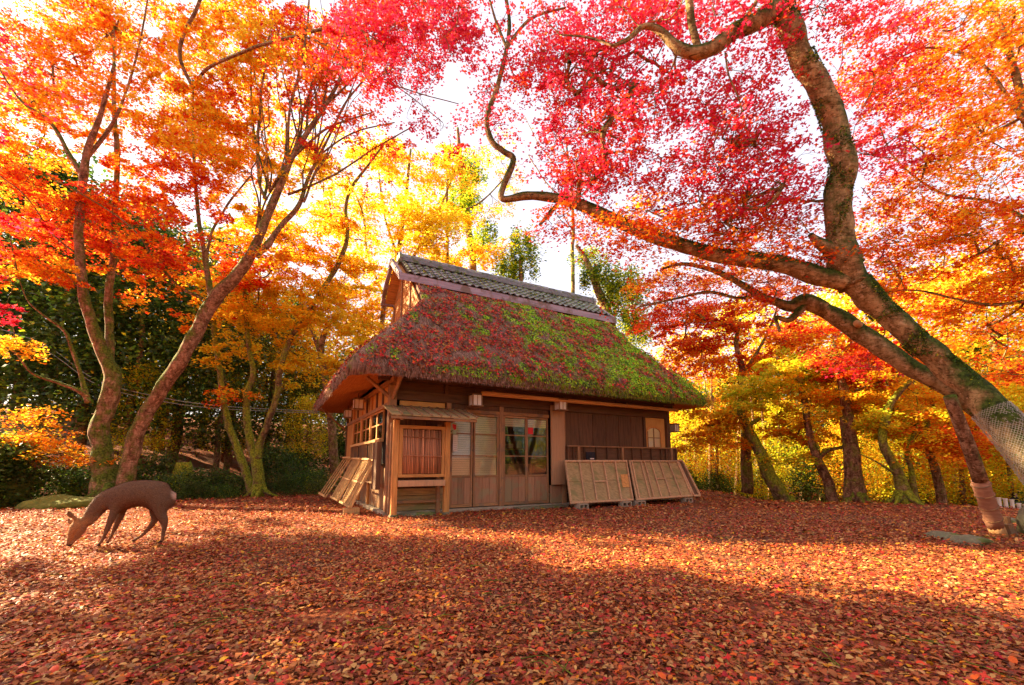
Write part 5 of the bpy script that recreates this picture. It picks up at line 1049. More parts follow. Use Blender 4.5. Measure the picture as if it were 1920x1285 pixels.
reg(10, 590, 8.6, 35, 22, 3, 110, {'crimson': 1}, size=.07, rad=(.25, .4)); reg(20, 640, 11, 60, 20, 5, 150, OR2, size=sz)
# long thin branch that reaches across to the top middle, red at its end
t.limb([(362, 165, 10.75, 9), (385, 132, 10.2, 9), (430, 108, 9.6, 9), (500, 82, 9.0, 8), (566, 66, 8.6, 8), (640, 45, 8.4, 7), (700, 25, 8.2, 5), (780, -5, 8, 4)], n=8, wob=.5)
t.limb([(566, 66, 8.6, 6), (620, 90, 8.5, 5), (690, 140, 8.4, 4), (770, 170, 8.3, 3), (860, 195, 8.3, 2)], n=5, wob=.8)
t.limb([(640, 110, 8.5, 4), (740, 160, 8.3, 3), (830, 230, 8.2, 2)], n=5, wob=.8)
t.limb([(362, 165, 10.7, 11), (338, 110, 10.4, 11), (345, 62, 10.2, 11), (372, 10, 10, 10), (390, -60, 9.8, 8)], n=6)
for a_ in ((780, 50, 8.0, 115, 75, 46, 160, CR), (700, 30, 7.9, 110, 55, 24, 160, CR2), (720, 140, 8.2, 110, 45, 14, 110, CR2), (610, 90, 8.1, 80, 60, 10, 150, RO), (860, 30, 8, 40, 50, 10, 140, CR), (820, 190, 8.4, 90, 60, 8, 60, CR)):
    reg(*a_, size=.060, rad=(.3, .65), dY=1.1)
t.finish(template=T_MAPLE)

# --- unseen maple added beyond the left edge; its sprays shade the foreground
t = Tree('shade_maple', G(-900, 1000)+Vector((0, 0, 0)), M['bark_red'], 'crimson maple added out of view beyond the left edge for its shade', 'tree')
bpt = G(-900, 1000)
t.limb([(-900, 1010, bpt.y, 50), (-900, 500, bpt.y+.3, 40), (-950, 100, bpt.y+.8, 28), (-1000, -300, bpt.y+1, 12)], 'trunk', n=8, wob=.5)
for (x, y, z, n_, r_) in ((-12, 5.7, 6.4, 46, 1.3), (-12.5, 5.0, 3.6, 20, .9), (-11, 4.3, 4.6, 44, 1.4), (-13, 7.6, 8.0, 26, 1.0), (-12, 6.6, 5.4, 30, 1.0), (-13, 8.1, 9.3, 30, 1.2), (-12, 7.2, 7.4, 30, 1.1), (-13.5, 7.0, 10.2, 26, 1.1), (-12.6, 8.4, 5.2, 34, .9), (-12.8, 9.0, 6.9, 26, .8)):
    for i in range(n_):
        c_ = Vector((x+random.gauss(0, .7)*r_, y+random.gauss(0, .55)*r_, z+random.gauss(0, .8)*r_))
        if not in_gap(c_): t.pad(c_, random.uniform(.5, .9), 170, CR2, .12)
t.finish(twr=.003, maxlen=4)

WS = .80
# --- slim mossy tree left of the house and its golden crown
t = Tree('mossy_maple', P(484, 930, 14.2), M['bark_green'], 'slim mossy three stemmed maple with a golden crown left of house', 'tree')
t.roots(484, 936, 14.2, 36); t.limb([(484, 936, 14.2, 34), (484, 890, 14.2, 28), (480, 860, 14.2, 26), (470, 835, 14.2, 20), (463, 780, 14.2, 18), (464, 735, 14.2, 17), (475, 700, 14.2, 14), (466, 650, 14.2, 12), (462, 590, 14.2, 11), (458, 530, 14.2, 9), (452, 470, 14.2, 7), (430, 400, 14, 5)], 'trunk', n=10)
t.limb([(484, 860, 14.2, 20), (488, 830, 14.2, 18), (505, 785, 14.1, 17), (520, 740, 14.1, 16), (524, 700, 14.0, 15), (538, 650, 14, 14), (565, 600, 13.9, 13), (600, 550, 13.8, 12), (636, 490, 13.7, 12), (652, 440, 13.6, 10), (648, 390, 13.5, 9), (660, 350, 13.4, 8), (690, 310, 13.3, 6), (720, 270, 13.2, 4)], n=8)
t.limb([(474, 930, 14.4, 22), (455, 870, 14.4, 20), (430, 800, 14.4, 18), (418, 740, 14.4, 15), (410, 680, 14.4, 14), (402, 620, 14.4, 13), (396, 560, 14.4, 9), (370, 480, 14.3, 6)], n=8)
n3 = 260; sg = .10
GO = {'gold': .7, 'yellow': .4, 'orange': .25}; YE = {'yellow': .7, 'gold': .45}
reg(560, 440, 14, 110, 50, 26, n3, GO, size=sg, rad=(.5, .9), dY=1.2); reg(500, 560, 14.2, 120, 60, 40, n3, {'gold': .7, 'orange': .2, 'yellow': .6}, size=sg, rad=(.5, .9), dY=1.2); reg(480, 500, 13.6, 70, 40, 12, n3, RO, size=sg, rad=(.4, .8))
reg(600, 620, 14.6, 90, 60, 30, n3, YE, size=sg, rad=(.5, .9), dY=1.2); reg(570, 690, 14.8, 70, 25, 10, n3, YE, size=sg, rad=(.4, .8)); reg(440, 640, 14.4, 60, 60, 14, n3, {'yellow': .5, 'gold': .6}, size=sg, rad=(.4, .8)); reg(440, 740, 14, 50, 15, 4, 130, OR1, size=sg)
reg(640, 500, 14.6, 70, 60, 18, n3, GO, size=sg, rad=(.5, .8)); reg(380, 600, 14, 50, 30, 6, 150, OR1, size=sg)
t.finish(template=T_KITE, twr=.006)

# --- golden trees behind the house (left and centre)
t = Tree('yellow_maple', P(618, 905, 18.5), M['bark_far'], 'tall yellow maple rising behind the left end of the roof', 'tree')
t.limb([(628, 890, 18.5, 26), (622, 800, 18.5, 20), (612, 720, 18.5, 18), (602, 660, 18.5, 17), (615, 610, 18.5, 13), (640, 590, 18.4, 9)], 'trunk', n=8)
t.limb([(602, 665, 18.5, 14), (585, 620, 18.5, 10), (560, 560, 18.5, 7)], n=6)
t.limb([(740, 720, 19, 22), (718, 640, 19, 14), (722, 560, 19, 12), (745, 480, 19, 10), (760, 380, 19, 8), (770, 280, 19, 5)], 'branch', n=8)
t.limb([(722, 560, 19, 8), (770, 490, 19, 7), (820, 400, 19, 5), (850, 330, 19, 4)], n=6); t.limb([(722, 560, 19, 8), (690, 480, 19, 6), (680, 400, 19, 5), (650, 330, 19, 4)], n=6); t.limb([(745, 480, 19, 7), (720, 400, 19, 5), (710, 320, 19, 4)], n=6)
t.limb([(770, 430, 19, 6), (850, 400, 19.3, 5), (900, 380, 19.5, 4), (950, 330, 19.5, 3)], n=5)
reg(770, 310, 19, 110, 60, 20, 260, YE, size=.12, rad=(.6, 1.1), dY=1.8); reg(730, 420, 19, 110, 60, 26, 280, YE, size=.12, rad=(.6, 1.1), dY=1.8); reg(680, 540, 19, 80, 70, 26, 280, {'gold': .8, 'orange': .2, 'yellow': .4}, size=.12, rad=(.6, 1.1), dY=1.5)
reg(830, 440, 19.5, 90, 50, 20, 260, YE, size=.12, rad=(.6, 1.1), dY=1.5); reg(650, 640, 18.6, 50, 70, 14, 260, GO, size=.12, rad=(.5, .9)); reg(860, 480, 21, 60, 20, 10, 240, GO, size=.12, rad=(.6, 1)); reg(640, 380, 19, 60, 60, 8, 150, GO, size=.12, rad=(.6, 1)); reg(930, 330, 20, 60, 70, 12, 130, YE, size=.1, rad=(.6, 1)); reg(920, 440, 21, 40, 50, 8, 160, YE, size=.11, rad=(.6, 1)); reg(690, 330, 18.5, 80, 60, 12, 200, YE, size=.12, rad=(.6, 1.1)); reg(600, 300, 16, 80, 60, 10, 220, GO, size=.1, rad=(.6, 1))
t.finish(template=T_KITE, twr=.008, maxlen=5)

# --- ivy-clad trunks and bare poles behind the roof
def ivy(name, pts, label, pads, mixx, bark='bark_far', size=.12):
    tr = Tree(name, Vector((*P(*pts[0][:3])[:2], ground_h(*P(*pts[0][:3])[:2]))), M[bark], label); tr.limb(pts, 'trunk', n=8)
    for (u, v, Y, ru, rv, k) in pads: tr.region(u, v, Y, ru, rv, k, 230, mixx, size=size, rad=(.4, .8), dY=.6, flat=.9)
    tr.finish(template=T_KITE, twr=.006, leafmat='leaf_far'); return tr
IV = {'green': .5, 'lime': .8}
ivy('ivy_tree', [(900, 900, 22, 26), (890, 600, 22, 20), (885, 480, 22, 17), (870, 380, 22, 14), (862, 290, 22, 10), (858, 240, 22, 6)], 'ivy clad trunk with a red top behind the roof ridge, left', [(868, 380, 21.9, 24, 45, 16), (880, 320, 21.9, 24, 30, 8), (900, 450, 21.9, 20, 25, 7), (835, 370, 21.9, 12, 14, 2)], IV)
t = Tree('red_topped_maple', P(858, 900, 20), M['bark_far'], 'small bright red maple crown hanging before the ivy trunk', 'tree'); t.limb([(850, 900, 20, 12), (842, 600, 20, 9), (838, 380, 20, 6), (845, 270, 20, 4)], 'trunk', n=6); reg(850, 290, 20, 30, 36, 10, 200, {'red': .7, 'crimson': .3}, size=.10, rad=(.35, .6), dY=.4); t.finish(template=T_KITE)
ivy('ivy_tree', [(980, 900, 21, 16), (978, 600, 21, 12), (976, 480, 21, 7)], 'leafy green ivy column just above the middle of the roof ridge', [(976, 480, 21, 24, 20, 9), (968, 510, 21, 30, 16, 9), (985, 450, 21, 14, 8, 3)], IV)
ivy('ivy_tree', [(1160, 900, 21, 34), (1150, 640, 21, 26), (1120, 540, 21, 20), (1100, 490, 21, 14), (1080, 460, 21, 8)], 'broad ivy covered tree at the right end of the roof ridge', [(1170, 560, 20.8, 50, 50, 30), (1130, 510, 20.8, 30, 30, 12), (1200, 610, 20.8, 30, 30, 14), (1100, 480, 21, 18, 12, 4)], {'green': .6, 'lime': .7})
t = Tree('bare_tree', P(1074, 900, 23), M['bark_tan'], 'bare pale trunk standing behind the middle of the ridge', 'tree')
t.limb([(1074, 900, 23, 12), (1074, 560, 23, 10), (1073, 480, 23, 9), (1075, 420, 23, 8), (1070, 340, 23, 6), (1060, 260, 23, 4), (1045, 180, 23, 3)], 'trunk', n=7, wob=.5)
for q in ([(1072, 360, 23, 4), (1040, 310, 23, 3), (1010, 270, 23, 2), (985, 220, 23, 1.5)], [(1072, 380, 23, 4), (1030, 350, 23, 3), (990, 290, 23, 2)], [(1072, 340, 23, 3), (1100, 280, 23, 2), (1120, 220, 23, 1.5)], [(1065, 300, 23, 3), (1035, 220, 23, 2), (1030, 160, 23, 1.5)]): t.limb(q, n=5, wob=1)

# --- crooked pale tree crossing behind the right end
t = Tree('crooked_maple', P(1420, 900, 16), M['bark_far'], 'orange red maple close behind the right end of the thatched roof', 'tree')
t.limb([(1400, 925, 15, 30), (1398, 820, 15.2, 24), (1390, 740, 15.5, 20), (1392, 690, 15.5, 16), (1380, 650, 15.5, 12), (1388, 600, 15.5, 8)], 'trunk', n=9)
t.limb([(1392, 700, 15.5, 10), (1420, 660, 15.5, 8), (1450, 600, 15.6, 6), (1460, 560, 15.6, 4)], n=6)
reg(1300, 600, 16, 90, 50, 40, 240, {'red': .6, 'redor': .7, 'orange': .3}, size=.10, rad=(.5, .9), dY=1); reg(1400, 650, 15.5, 90, 50, 36, 240, {'redor': .6, 'orange': .7, 'red': .2}, size=.1, rad=(.5, .9), dY=1); reg(1290, 690, 16, 60, 40, 20, 240, {'redor': .5, 'orange': .8}, size=.1, rad=(.5, .9)); reg(1460, 570, 16, 70, 40, 12, 220, RO, size=.1, rad=(.5, .9))
reg(1250, 520, 17, 80, 36, 10, 180, {'redor': .5, 'orange': .6, 'gold': .3}, size=.1, rad=(.5, .9)); reg(1340, 500, 17, 90, 40, 12, 180, OG, size=.1, rad=(.5, .9)); reg(1500, 630, 16, 60, 40, 14, 220, OG, size=.1, rad=(.5, .9))
reg(1380, 590, 16.5, 60, 30, 8, 200, {'red': 1}, size=.1, rad=(.5, .9))
t.finish(template=T_KITE, twr=.006)

# --- the stand of maples on the right, each with its own crown
def midtree(name, base, stems, label, crown, bark='bark_far'):
    tr = Tree(name, Vector((base.x, base.y, ground_h(base.x, base.y))), M[bark], label)
    for sp in stems:
        if sp[0][1] > 935: tr.roots(sp[0][0], sp[0][1], sp[0][2], sp[0][3])
    for i, sp in enumerate(stems): tr.limb(sp, 'trunk' if i == 0 else 'branch', n=9 if sp[0][3] > 15 else 6)
    for c in crown: tr.region(*c[:7], c[7], size=c[8] if len(c) > 8 else .095, rad=(.4, .8), dY=.9)
    tr.finish(template=T_KITE, twr=.006); return tr
YG = {'yellow': .5, 'lime': .8, 'gold': .25}; YO = {'gold': .6, 'orange': .5, 'yellow': .4}; LO = {'lime': .4, 'yellow': .5, 'orange': .3}
midtree('leaning_trunk_maple', P(1470, 935, 13.8), [[(1475, 945, 13.8, 42), (1445, 895, 13.8, 36), (1425, 850, 13.9, 30), (1405, 810, 14, 24), (1390, 780, 14, 20), (1388, 750, 14, 14)], [(1400, 800, 14, 14), (1425, 785, 14, 10)]], 'leaning mossy trunk with lime and yellow leaves right of house', [(1430, 740, 13.8, 80, 35, 26, 230, YG), (1340, 770, 14.5, 70, 40, 30, 230, YO), (1330, 830, 14.5, 60, 20, 14, 200, {'orange': .6, 'gold': .6})], 'bark_green')
midtree('forked_maple', P(1562, 940, 13.2), [[(1562, 948, 13.2, 32), (1550, 900, 13.2, 26), (1530, 855, 13.2, 22), (1515, 800, 13.2, 18), (1510, 760, 13.2, 17), (1500, 720, 13.3, 12), (1488, 680, 13.4, 9)], [(1532, 865, 13.2, 14), (1552, 845, 13.1, 12), (1585, 835, 13, 10), (1610, 800, 13, 7)]], 'forked dark trunk between the leaning one and the broad upright one', [(1500, 690, 13.4, 70, 35, 24, 230, YG), (1560, 740, 13.4, 60, 40, 20, 220, YO), (1480, 800, 14, 60, 30, 18, 220, YO), (1500, 860, 14.2, 60, 18, 8, 160, LO)])
midtree('broad_maple', P(1605, 940, 12.6), [[(1612, 945, 12.6, 42), (1605, 890, 12.6, 32), (1598, 830, 12.6, 30), (1590, 780, 12.6, 27), (1582, 730, 12.7, 24), (1570, 690, 12.8, 16), (1565, 640, 12.9, 10)], [(1592, 945, 12.7, 24), (1588, 860, 12.7, 18), (1580, 780, 12.7, 16)], [(1590, 740, 12.7, 8), (1640, 720, 12.5, 6), (1700, 700, 12.4, 5)]], 'broad upright trunk with red leaves above, right of the forked one', [(1600, 680, 12.6, 90, 40, 34, 220, {'red': .6, 'redor': .7, 'orange': .2}, .085), (1560, 620, 13, 90, 40, 20, 220, {'red': .4, 'redor': .6, 'gold': .3}, .09), (1620, 760, 13.4, 50, 40, 12, 200, YO), (1700, 660, 12.6, 60, 30, 14, 220, RO, .085)])
midtree('lime_mossy_maple', P(1693, 945, 11.7), [[(1697, 950, 11.7, 44), (1688, 900, 11.7, 32), (1668, 860, 11.7, 24), (1655, 830, 11.7, 22), (1660, 790, 11.7, 22), (1668, 760, 11.7, 20), (1690, 730, 11.6, 17), (1720, 705, 11.5, 13), (1760, 680, 11.4, 8)], [(1715, 940, 11.8, 22), (1708, 880, 11.8, 14), (1700, 850, 11.8, 11), (1720, 800, 11.9, 7)], [(1680, 890, 11.7, 8), (1650, 870, 11.5, 5), (1610, 850, 11.4, 3)]], 'bright lime mossed trunk bending right, right of the broad one', [(1700, 790, 12.4, 80, 30, 26, 220, LO, .085), (1650, 720, 12.4, 60, 30, 12, 200, YO, .085), (1720, 740, 12.4, 60, 40, 16, 220, YO, .085)], 'bark_green')
midtree('orange_maple', P(1765, 945, 12.4), [[(1768, 948, 12.4, 30), (1760, 905, 12.4, 24), (1750, 870, 12.4, 22), (1740, 830, 12.5, 18), (1738, 780, 12.6, 12)], [(1722, 945, 12.2, 14), (1712, 910, 12.2, 10), (1690, 895, 12.1, 8)]], 'short orange leaved trunk left of the slanting prop', [(1770, 830, 12.2, 70, 30, 20, 220, {'orange': .7, 'redor': .4, 'gold': .3}, .085), (1830, 800, 13.5, 70, 40, 24, 220, {'redor': .4, 'orange': .5, 'gold': .4}, .09), (1860, 860, 14, 50, 20, 10, 180, {'orange': .5, 'lime': .4}, .09), (1780, 760, 13, 60, 30, 14, 220, YO, .085)])
midtree('far_red_maple', P(1900, 900, 22), [[(1885, 920, 22, 14), (1880, 850, 22, 10), (1870, 780, 22, 7)]], 'distant crimson maple seen under the trunk near the right edge', [(1880, 800, 22, 40, 30, 14, 200, {'crimson': .8, 'red': .4}, .12)])
midtree('low_orange_maple', P(40, 905, 15), [[(60, 920, 13, 9), (42, 880, 13, 7), (50, 840, 13, 5), (90, 820, 13, 4)]], 'low orange branches in front of the stone wall at far left', [(90, 830, 12.6, 80, 22, 16, 180, {'orange': .8, 'gold': .3}, .08), (130, 860, 12.4, 60, 10, 7, 150, {'orange': .8, 'gold': .4}, .08), (50, 780, 12.6, 50, 16, 6, 150, {'orange': .8, 'gold': .3}, .08)], 'bark_red')

# ============================================================ EVERGREENS, SHRUBS, FOREST
def ever_mesh(name, h, w, n, mix, size, shape='tall'):
    """crown of leaf clumps: clumps on and inside an uneven spindle or dome"""
    k = int(n/45); cl = []
    for i in range(k):
        t_ = random.random(); z = h*(.12+.88*t_); rr = w*(math.sin(math.pi*min(1, .22+.78*t_))**.7)*(.45+.6*random.random()) if shape == 'tall' else w*math.sqrt(max(.02, 1-t_**2))*(.5+.55*random.random()); a_ = random.uniform(0, 6.283)
        cl.append((rr*math.cos(a_), rr*math.sin(a_), z))
    cl = np.array(cl); ix = rng.integers(0, k, n); cr = w*.24
    pos = cl[ix]+rng.normal(0, 1, (n, 3))*np.array([cr, cr, cr*.5])
    c = colours(n, mix); sh = rng.uniform(.75, 1.3, k)[ix]; return leaf_mesh(name, pos, rng.uniform(.7, 1.3, n)*size, np.clip(c*sh[:, None], 0, .9), .8, T_KITE)
EV = [ever_mesh('crown', 10, 2.6, 11000, {'dark': .5, 'green': .6, 'lime': .04}, .19), ever_mesh('crown', 9, 2.9, 11000, {'dark': .35, 'green': .8, 'lime': .06}, .18), ever_mesh('crown', 11, 2.4, 10000, {'dark': .6, 'green': .5, 'lime': .03}, .19)]
SH = [ever_mesh('foliage', 1.9, 1.4, 5200, {'dark': .7, 'green': .4}, .10, 'dome'), ever_mesh('foliage', 1.5, 1.5, 5200, {'dark': .4, 'green': .8, 'lime': .05}, .09, 'dome'), ever_mesh('foliage', 2.6, 1.3, 5200, {'dark': .7, 'green': .5}, .10, 'dome')]
YL = [ever_mesh('crown', 7, 2.6, 7000, {'gold': .6, 'orange': .5, 'yellow': .3}, .16), ever_mesh('crown', 7, 2.6, 7000, {'lime': .5, 'yellow': .5, 'gold': .2}, .16)]
for me in EV+SH: me.materials.append(M['evergreen'])
for me in YL: me.materials.append(M['leaf_far'])
def simple_trunk(h, r):
    m = MB(); a = [(mnoise.noise(Vector((i, r, 0)))*.25, mnoise.noise(Vector((i, r, 5)))*.25, -.3+h*i/8) for i in range(9)]; m.tube(a, [r*(1-.085*i) for i in range(9)], 8); me = m.mesh('trunk', smooth=True); me.materials.append(M['bark_far']); return me
TR = [simple_trunk(8, .28), simple_trunk(8, .2)]
def far_tree(u, r, meshes, label, group, name='evergreen_tree', cat='tree', s=1.0, lift=1.2, i=0, trunk=True):
    """u: direction given as photo column at the horizon, r: distance"""
    x = (u-PX)/F; d = Vector((x, 1/1.0, 0)).normalized(); p = d*r; z = ground_h(p.x, p.y); o = empty(name, (p.x, p.y, z)); tag(o, label, cat, group)
    c = bpy.data.objects.new('crown' if trunk else 'foliage', meshes[i % len(meshes)]); col.objects.link(c); c.parent = o; c.location = (0, 0, lift if trunk else -.1); c.rotation_euler = (0, 0, random.uniform(0, 6.28)); c.scale = (s*random.uniform(.85, 1.15), s*random.uniform(.85, 1.15), s*random.uniform(.9, 1.1)); c['kind'] = 'stuff'
    if trunk: q = bpy.data.objects.new('trunk', TR[i % 2]); col.objects.link(q); q.parent = o; q.scale = (s, s, s)
    return o
ORD = ['first', 'second', 'third', 'fourth', 'fifth', 'sixth', 'seventh', 'eighth', 'ninth', 'tenth', 'eleventh', 'twelfth', 'thirteenth', 'fourteenth', 'fifteenth', 'sixteenth', 'seventeenth', 'eighteenth']
def relabel(objs, fmt):
    objs.sort(key=lambda o: o.location.x/o.location.y)
    for i, o in enumerate(objs): o['label'] = fmt.format(ORD[i])
k = 0
LG = 'dark evergreen trees closing the view on the left'
LST = []
for (u, r, s) in ((-20, 31, 1.2), (70, 27.5, 1), (150, 25, 1), (240, 23, .95), (330, 25.5, 1.0), (410, 22.5, .72), (500, 25, .85), (580, 23.5, .6), (650, 27, .6), (20, 29, 1.2), (200, 30, 1.25), (380, 31, 1.1), (540, 31, .9)):
    LST.append(far_tree(u, r, EV, 'dark evergreen in the shady wood behind the left maples', LG, s=s, i=k)); k += 1
relabel(LST, '{} dark evergreen from the left in the wood behind the left maples')
RG = 'dark evergreen trees closing the view on the right'
LST = []
for (u, r, s) in ((1290, 30, .62), (1370, 27, .55), (1450, 30, .62), (1530, 26, .55), (1610, 29, .6), (1690, 27, .55), (1770, 30, .6), (1850, 28, .55), (1940, 31, .62), (2050, 28, .7), (2200, 28, .8), (1230, 33, .62)):
    LST.append(far_tree(u, r, EV, 'dark evergreen beyond the stand of maples on the right', RG, s=s, i=k)); k += 1
relabel(LST, '{} dark evergreen from the house in the wood on the right')
LST = []
for (u, r, s) in ((1300, 24, .6), (1380, 34, 1.0), (1460, 24, .62), (1560, 33, 1.05), (1650, 25, .6), (1740, 24.5, .62), (1830, 34, 1.1), (1900, 23, .6), (2000, 24, .8), (1250, 28, .7), (2130, 22, .8), (1340, 20, .42), (1420, 19.5, .4), (1590, 20, .42), (1700, 20.5, .45), (1790, 19.5, .4), (1880, 20, .45)):
    LST.append(far_tree(u, r, YL, 'yellow and lime leaved maple in the distance on the right', 'distant yellow maples on the right', 'distant_maple', s=s, i=k, lift=.9)); k += 1
relabel(LST, '{} distant yellow maple from the house on the right')
LST = []
LST = []
for (u, r, s) in ((1290, 27, 1.0), (1400, 29, 1.15), (1500, 27, 1.0), (1600, 30, 1.2), (1700, 27, 1.0), (1800, 29, 1.2), (1890, 26, 1.0), (2000, 28, 1.1)):
    LST.append(far_tree(u, r, YL, 'x', 'tall yellow maples in the distance on the right', 'distant_maple', s=s, i=k, lift=3.2)); k += 1
relabel(LST, '{} tall distant maple from the house, above the right hand stand')
LST = []
for (u, r, s) in ((265, 22.5, .5), (430, 24, .55), (575, 21.5, .42)):
    LST.append(far_tree(u, r, YL[1:], 'x', 'lime leaved young maples on the left bank', 'young_maple', s=s, i=0, lift=1.3)); k += 1
relabel(LST, '{} lime leaved young maple from the left, on the bank')
LST = []
for (u, r, s) in ((560, 27, 1.0), (660, 30, 1.1), (430, 28, 1.05), (760, 27, .9), (300, 30, 1.2), (850, 30, .8)):
    LST.append(far_tree(u, r, YL[:1], 'golden maple crown behind the left end of the house', 'golden maples behind the house', 'distant_maple', s=s, i=0, lift=3)); k += 1
relabel(LST, '{} distant golden crown from the left, behind the house end')
SG = 'dark green shrubs along the bank on the left'
LST = []
for (u, r, s) in ((30, 18.5, .9), (250, 18.2, .45), (330, 17.2, .55), (300, 20, .8), (395, 18.4, .85), (450, 20.5, .9), (520, 19, .7), (560, 21, 1), (590, 18.2, .6), (-60, 18, 1), (130, 19.5, .9), (220, 21, 1.1), (650, 22.5, .9), (-180, 18, 1.1), (430, 16.4, .32), (540, 16.6, .3), (375, 16.6, .3), (600, 16.9, .35)):
    LST.append(far_tree(u, r, SH, 'dark green shrub on the leafy bank left of the house', SG, 'shrub', 'shrub', s=s, i=k, trunk=False)); k += 1
relabel(LST, '{} dark green shrub from the left along the bank')
SG2 = 'green shrubs below the maples on the right'
LST = []
for (u, r, s) in ((1340, 20, .6), (1400, 23, 1.0), (1450, 19, .55), (1510, 22, .9), (1550, 18.5, .5), (1640, 19, .6), (1680, 22, 1.0), (1740, 19.4, .55), (1800, 22, .9), (1850, 24, .9), (2020, 18, .7), (1320, 25, 1.1), (1290, 23, .7), (2060, 19, .9)):
    LST.append(far_tree(u, r, SH, 'green shrub on the low ground behind the right hand maples', SG2, 'shrub', 'shrub', s=s, i=k, trunk=False)); k += 1
relabel(LST, '{} green shrub from the house behind the right hand maples')
# trees on the camera's side of the clearing, seen only as reflections and shade
for i, (x, y, s) in enumerate(((-9, -9, .8), (-2, -12, .9), (4, -9, .8), (9, -12, .9), (14, -5, .8), (-5, -16, 1), (1, -18, 1.1), (8, -17, 1), (17, -12, 1), (18, 3, .75), (19, -3, .8), (23, 1, .9), (22, 7, .8), (25, -6, 1), (28, 3, 1.1), (16, -7.5, .8))):
    o = far_tree(960, 10, EV if i % 3 else YL, '%s tree on the near side of the clearing, behind the viewer' % ORD[i], 'trees on the near side of the clearing', 'clearing_tree', s=s, i=i); o.location = (x, y, ground_h(x, y))
# far wood as one mass
def forest():
    Ps = []; 
    for i in range(170):
        az = random.uniform(-1.05, 1.05); r = random.uniform(38, 52); x, y = r*math.sin(az), r*math.cos(az); z = ground_h(x, y); n = 260
        top = 7 if az > -.3 else 9
        Ps.append(np.array([x, y, z])+rng.normal(0, 1, (n, 3))*np.array([2.2, 2.2, 1.6])+np.array([0, 0, random.uniform(.5, top)]))
    pos = np.concatenate(Ps); n = len(pos); o = link('far_wood', leaf_mesh('far_wood', pos, rng.uniform(.3, .55, n), colours(n, {'dark': .8, 'green': .4}), .8, T_KITE), M['evergreen']); tag(o, 'far dark wood behind everything', 'wood', kind='stuff')
forest()
# thin far trunks under the right-hand maples
ms = simple_trunk(7, .10)
for i, u in enumerate((1296, 1308, 1322, 1337, 1352, 1366, 1381, 1418, 1436)):
    x = (u-PX)/F; p = Vector((x, 1, 0)).normalized()*random.uniform(21, 27); o = link('slim_tree', ms); o.location = (p.x, p.y, ground_h(p.x, p.y)); o.rotation_euler = (random.gauss(0, .05), random.gauss(0, .05), random.uniform(0, 6)); tag(o, ORD[i]+' slim bare trunk from the house in the wood right of it', 'tree', 'slim trunks seen between the shrubs right of the house')

# ============================================================ STONES, WALL, CABLES, PERSON
def rock(name, p, size, label, mat='moss', cat='rock'):
    bm = bmesh.new(); bmesh.ops.create_icosphere(bm, subdivisions=4, radius=1); sd = random.random()*40
    for v in bm.verts: v.co *= 1+.28*mnoise.noise(v.co*1.3+Vector((sd, 0, 0)))+.07*mnoise.noise(v.co*5+Vector((sd, 0, 0))); v.co = Vector((v.co.x*size[0], v.co.y*size[1], v.co.z*size[2]))
    me = bpy.data.meshes.new(name); bm.to_mesh(me); bm.free(); me.polygons.foreach_set('use_smooth', [True]*len(me.polygons)); o = link(name, me, M[mat]); o.location = p; tag(o, label, cat); return o
g = G(112, 952); rock('mossy_rock', (g.x, g.y, ground_h(g.x, g.y)+.02), (.95, .5, .26), 'low flat moss covered rock behind the deer')
g = G(1768, 1010); rock('flat_stone', (g.x, g.y, .0), (.24, .18, .10), 'flat mossy stone half buried left of the prop, farther one', 'stone')
g = G(1818, 1019); rock('flat_stone', (g.x, g.y, .0), (.27, .16, .10), 'flat mossy stone half buried left of the prop, nearer one', 'stone')
g = G(1925, 1005); rock('boulder', (g.x+.3, g.y, .1), (.3, .3, .35), 'rounded boulder cut by the right edge', 'stone')
g = G(1835, 990); rock('root_stone', (g.x+.75, g.y+.3, .0), (.28, .15, .13), 'dark stone just right of the foot of the prop', 'stone')
p = P(10, 850, 12.5); rock('mossy_boulder', (p.x-.2, p.y, p.z-.1), (.75, .6, .55), 'upright mossy boulder at the far left edge'); p = P(5, 905, 12.0); rock('mossy_boulder', (p.x-.2, p.y, p.z-.15), (.8, .6, .6), 'lower mossy boulder at the far left edge')
q = hl(.55, -.25, 0); rock('leaf_strewn_stone', (q.x, q.y, .0), (.38, .16, .10), 'long stone under the notice board', 'stone')
# mossy stump among the shrubs
for (u, v, Y, h, w, lb) in ((338, 930, 15.5, 1.9, .55, 'thick moss covered stump behind the deer'), (128, 925, 14.0, 1.3, .5, 'split mossy stump beside the flat rock')):
    b = P(u, v, Y); z = ground_h(b.x, b.y); m = MB(); pts = [(0, 0, -.3), (0, 0, .2), (.05, 0, h*.5), (.02, 0, h*.8), (.0, 0, h)]; m.tube(pts, [w*1.1, w*.75, w*.6, w*.58, w*.4], 12); o = m.build('mossy_stump', M['bark_green'], None, smooth=True); o.location = (b.x, b.y, z); tag(o, lb, 'stump')
# stone retaining wall at the left
b0 = P(-160, 880, 18.5); b1 = P(190, 880, 18.5); sw = empty('stone_wall', (b0.x, b0.y, ground_h(b0.x, b0.y))); tag(sw, 'low grey stone retaining wall behind the left maple', 'wall'); Lw = (b1-b0).length
for r_ in range(3):
    x = -(r_ % 2)*.3
    while x < Lw:
        w = random.uniform(.5, .95); o = MB().box(x, x+w-.025, random.uniform(-.03, .03), .5, r_*.36-.3, r_*.36+.04).build('stone', M['stone'], sw, bevel=.03); x += w
bx('coping', 'stone', sw, -.3, Lw, -.08, .55, .765, .88, bevel=.02)
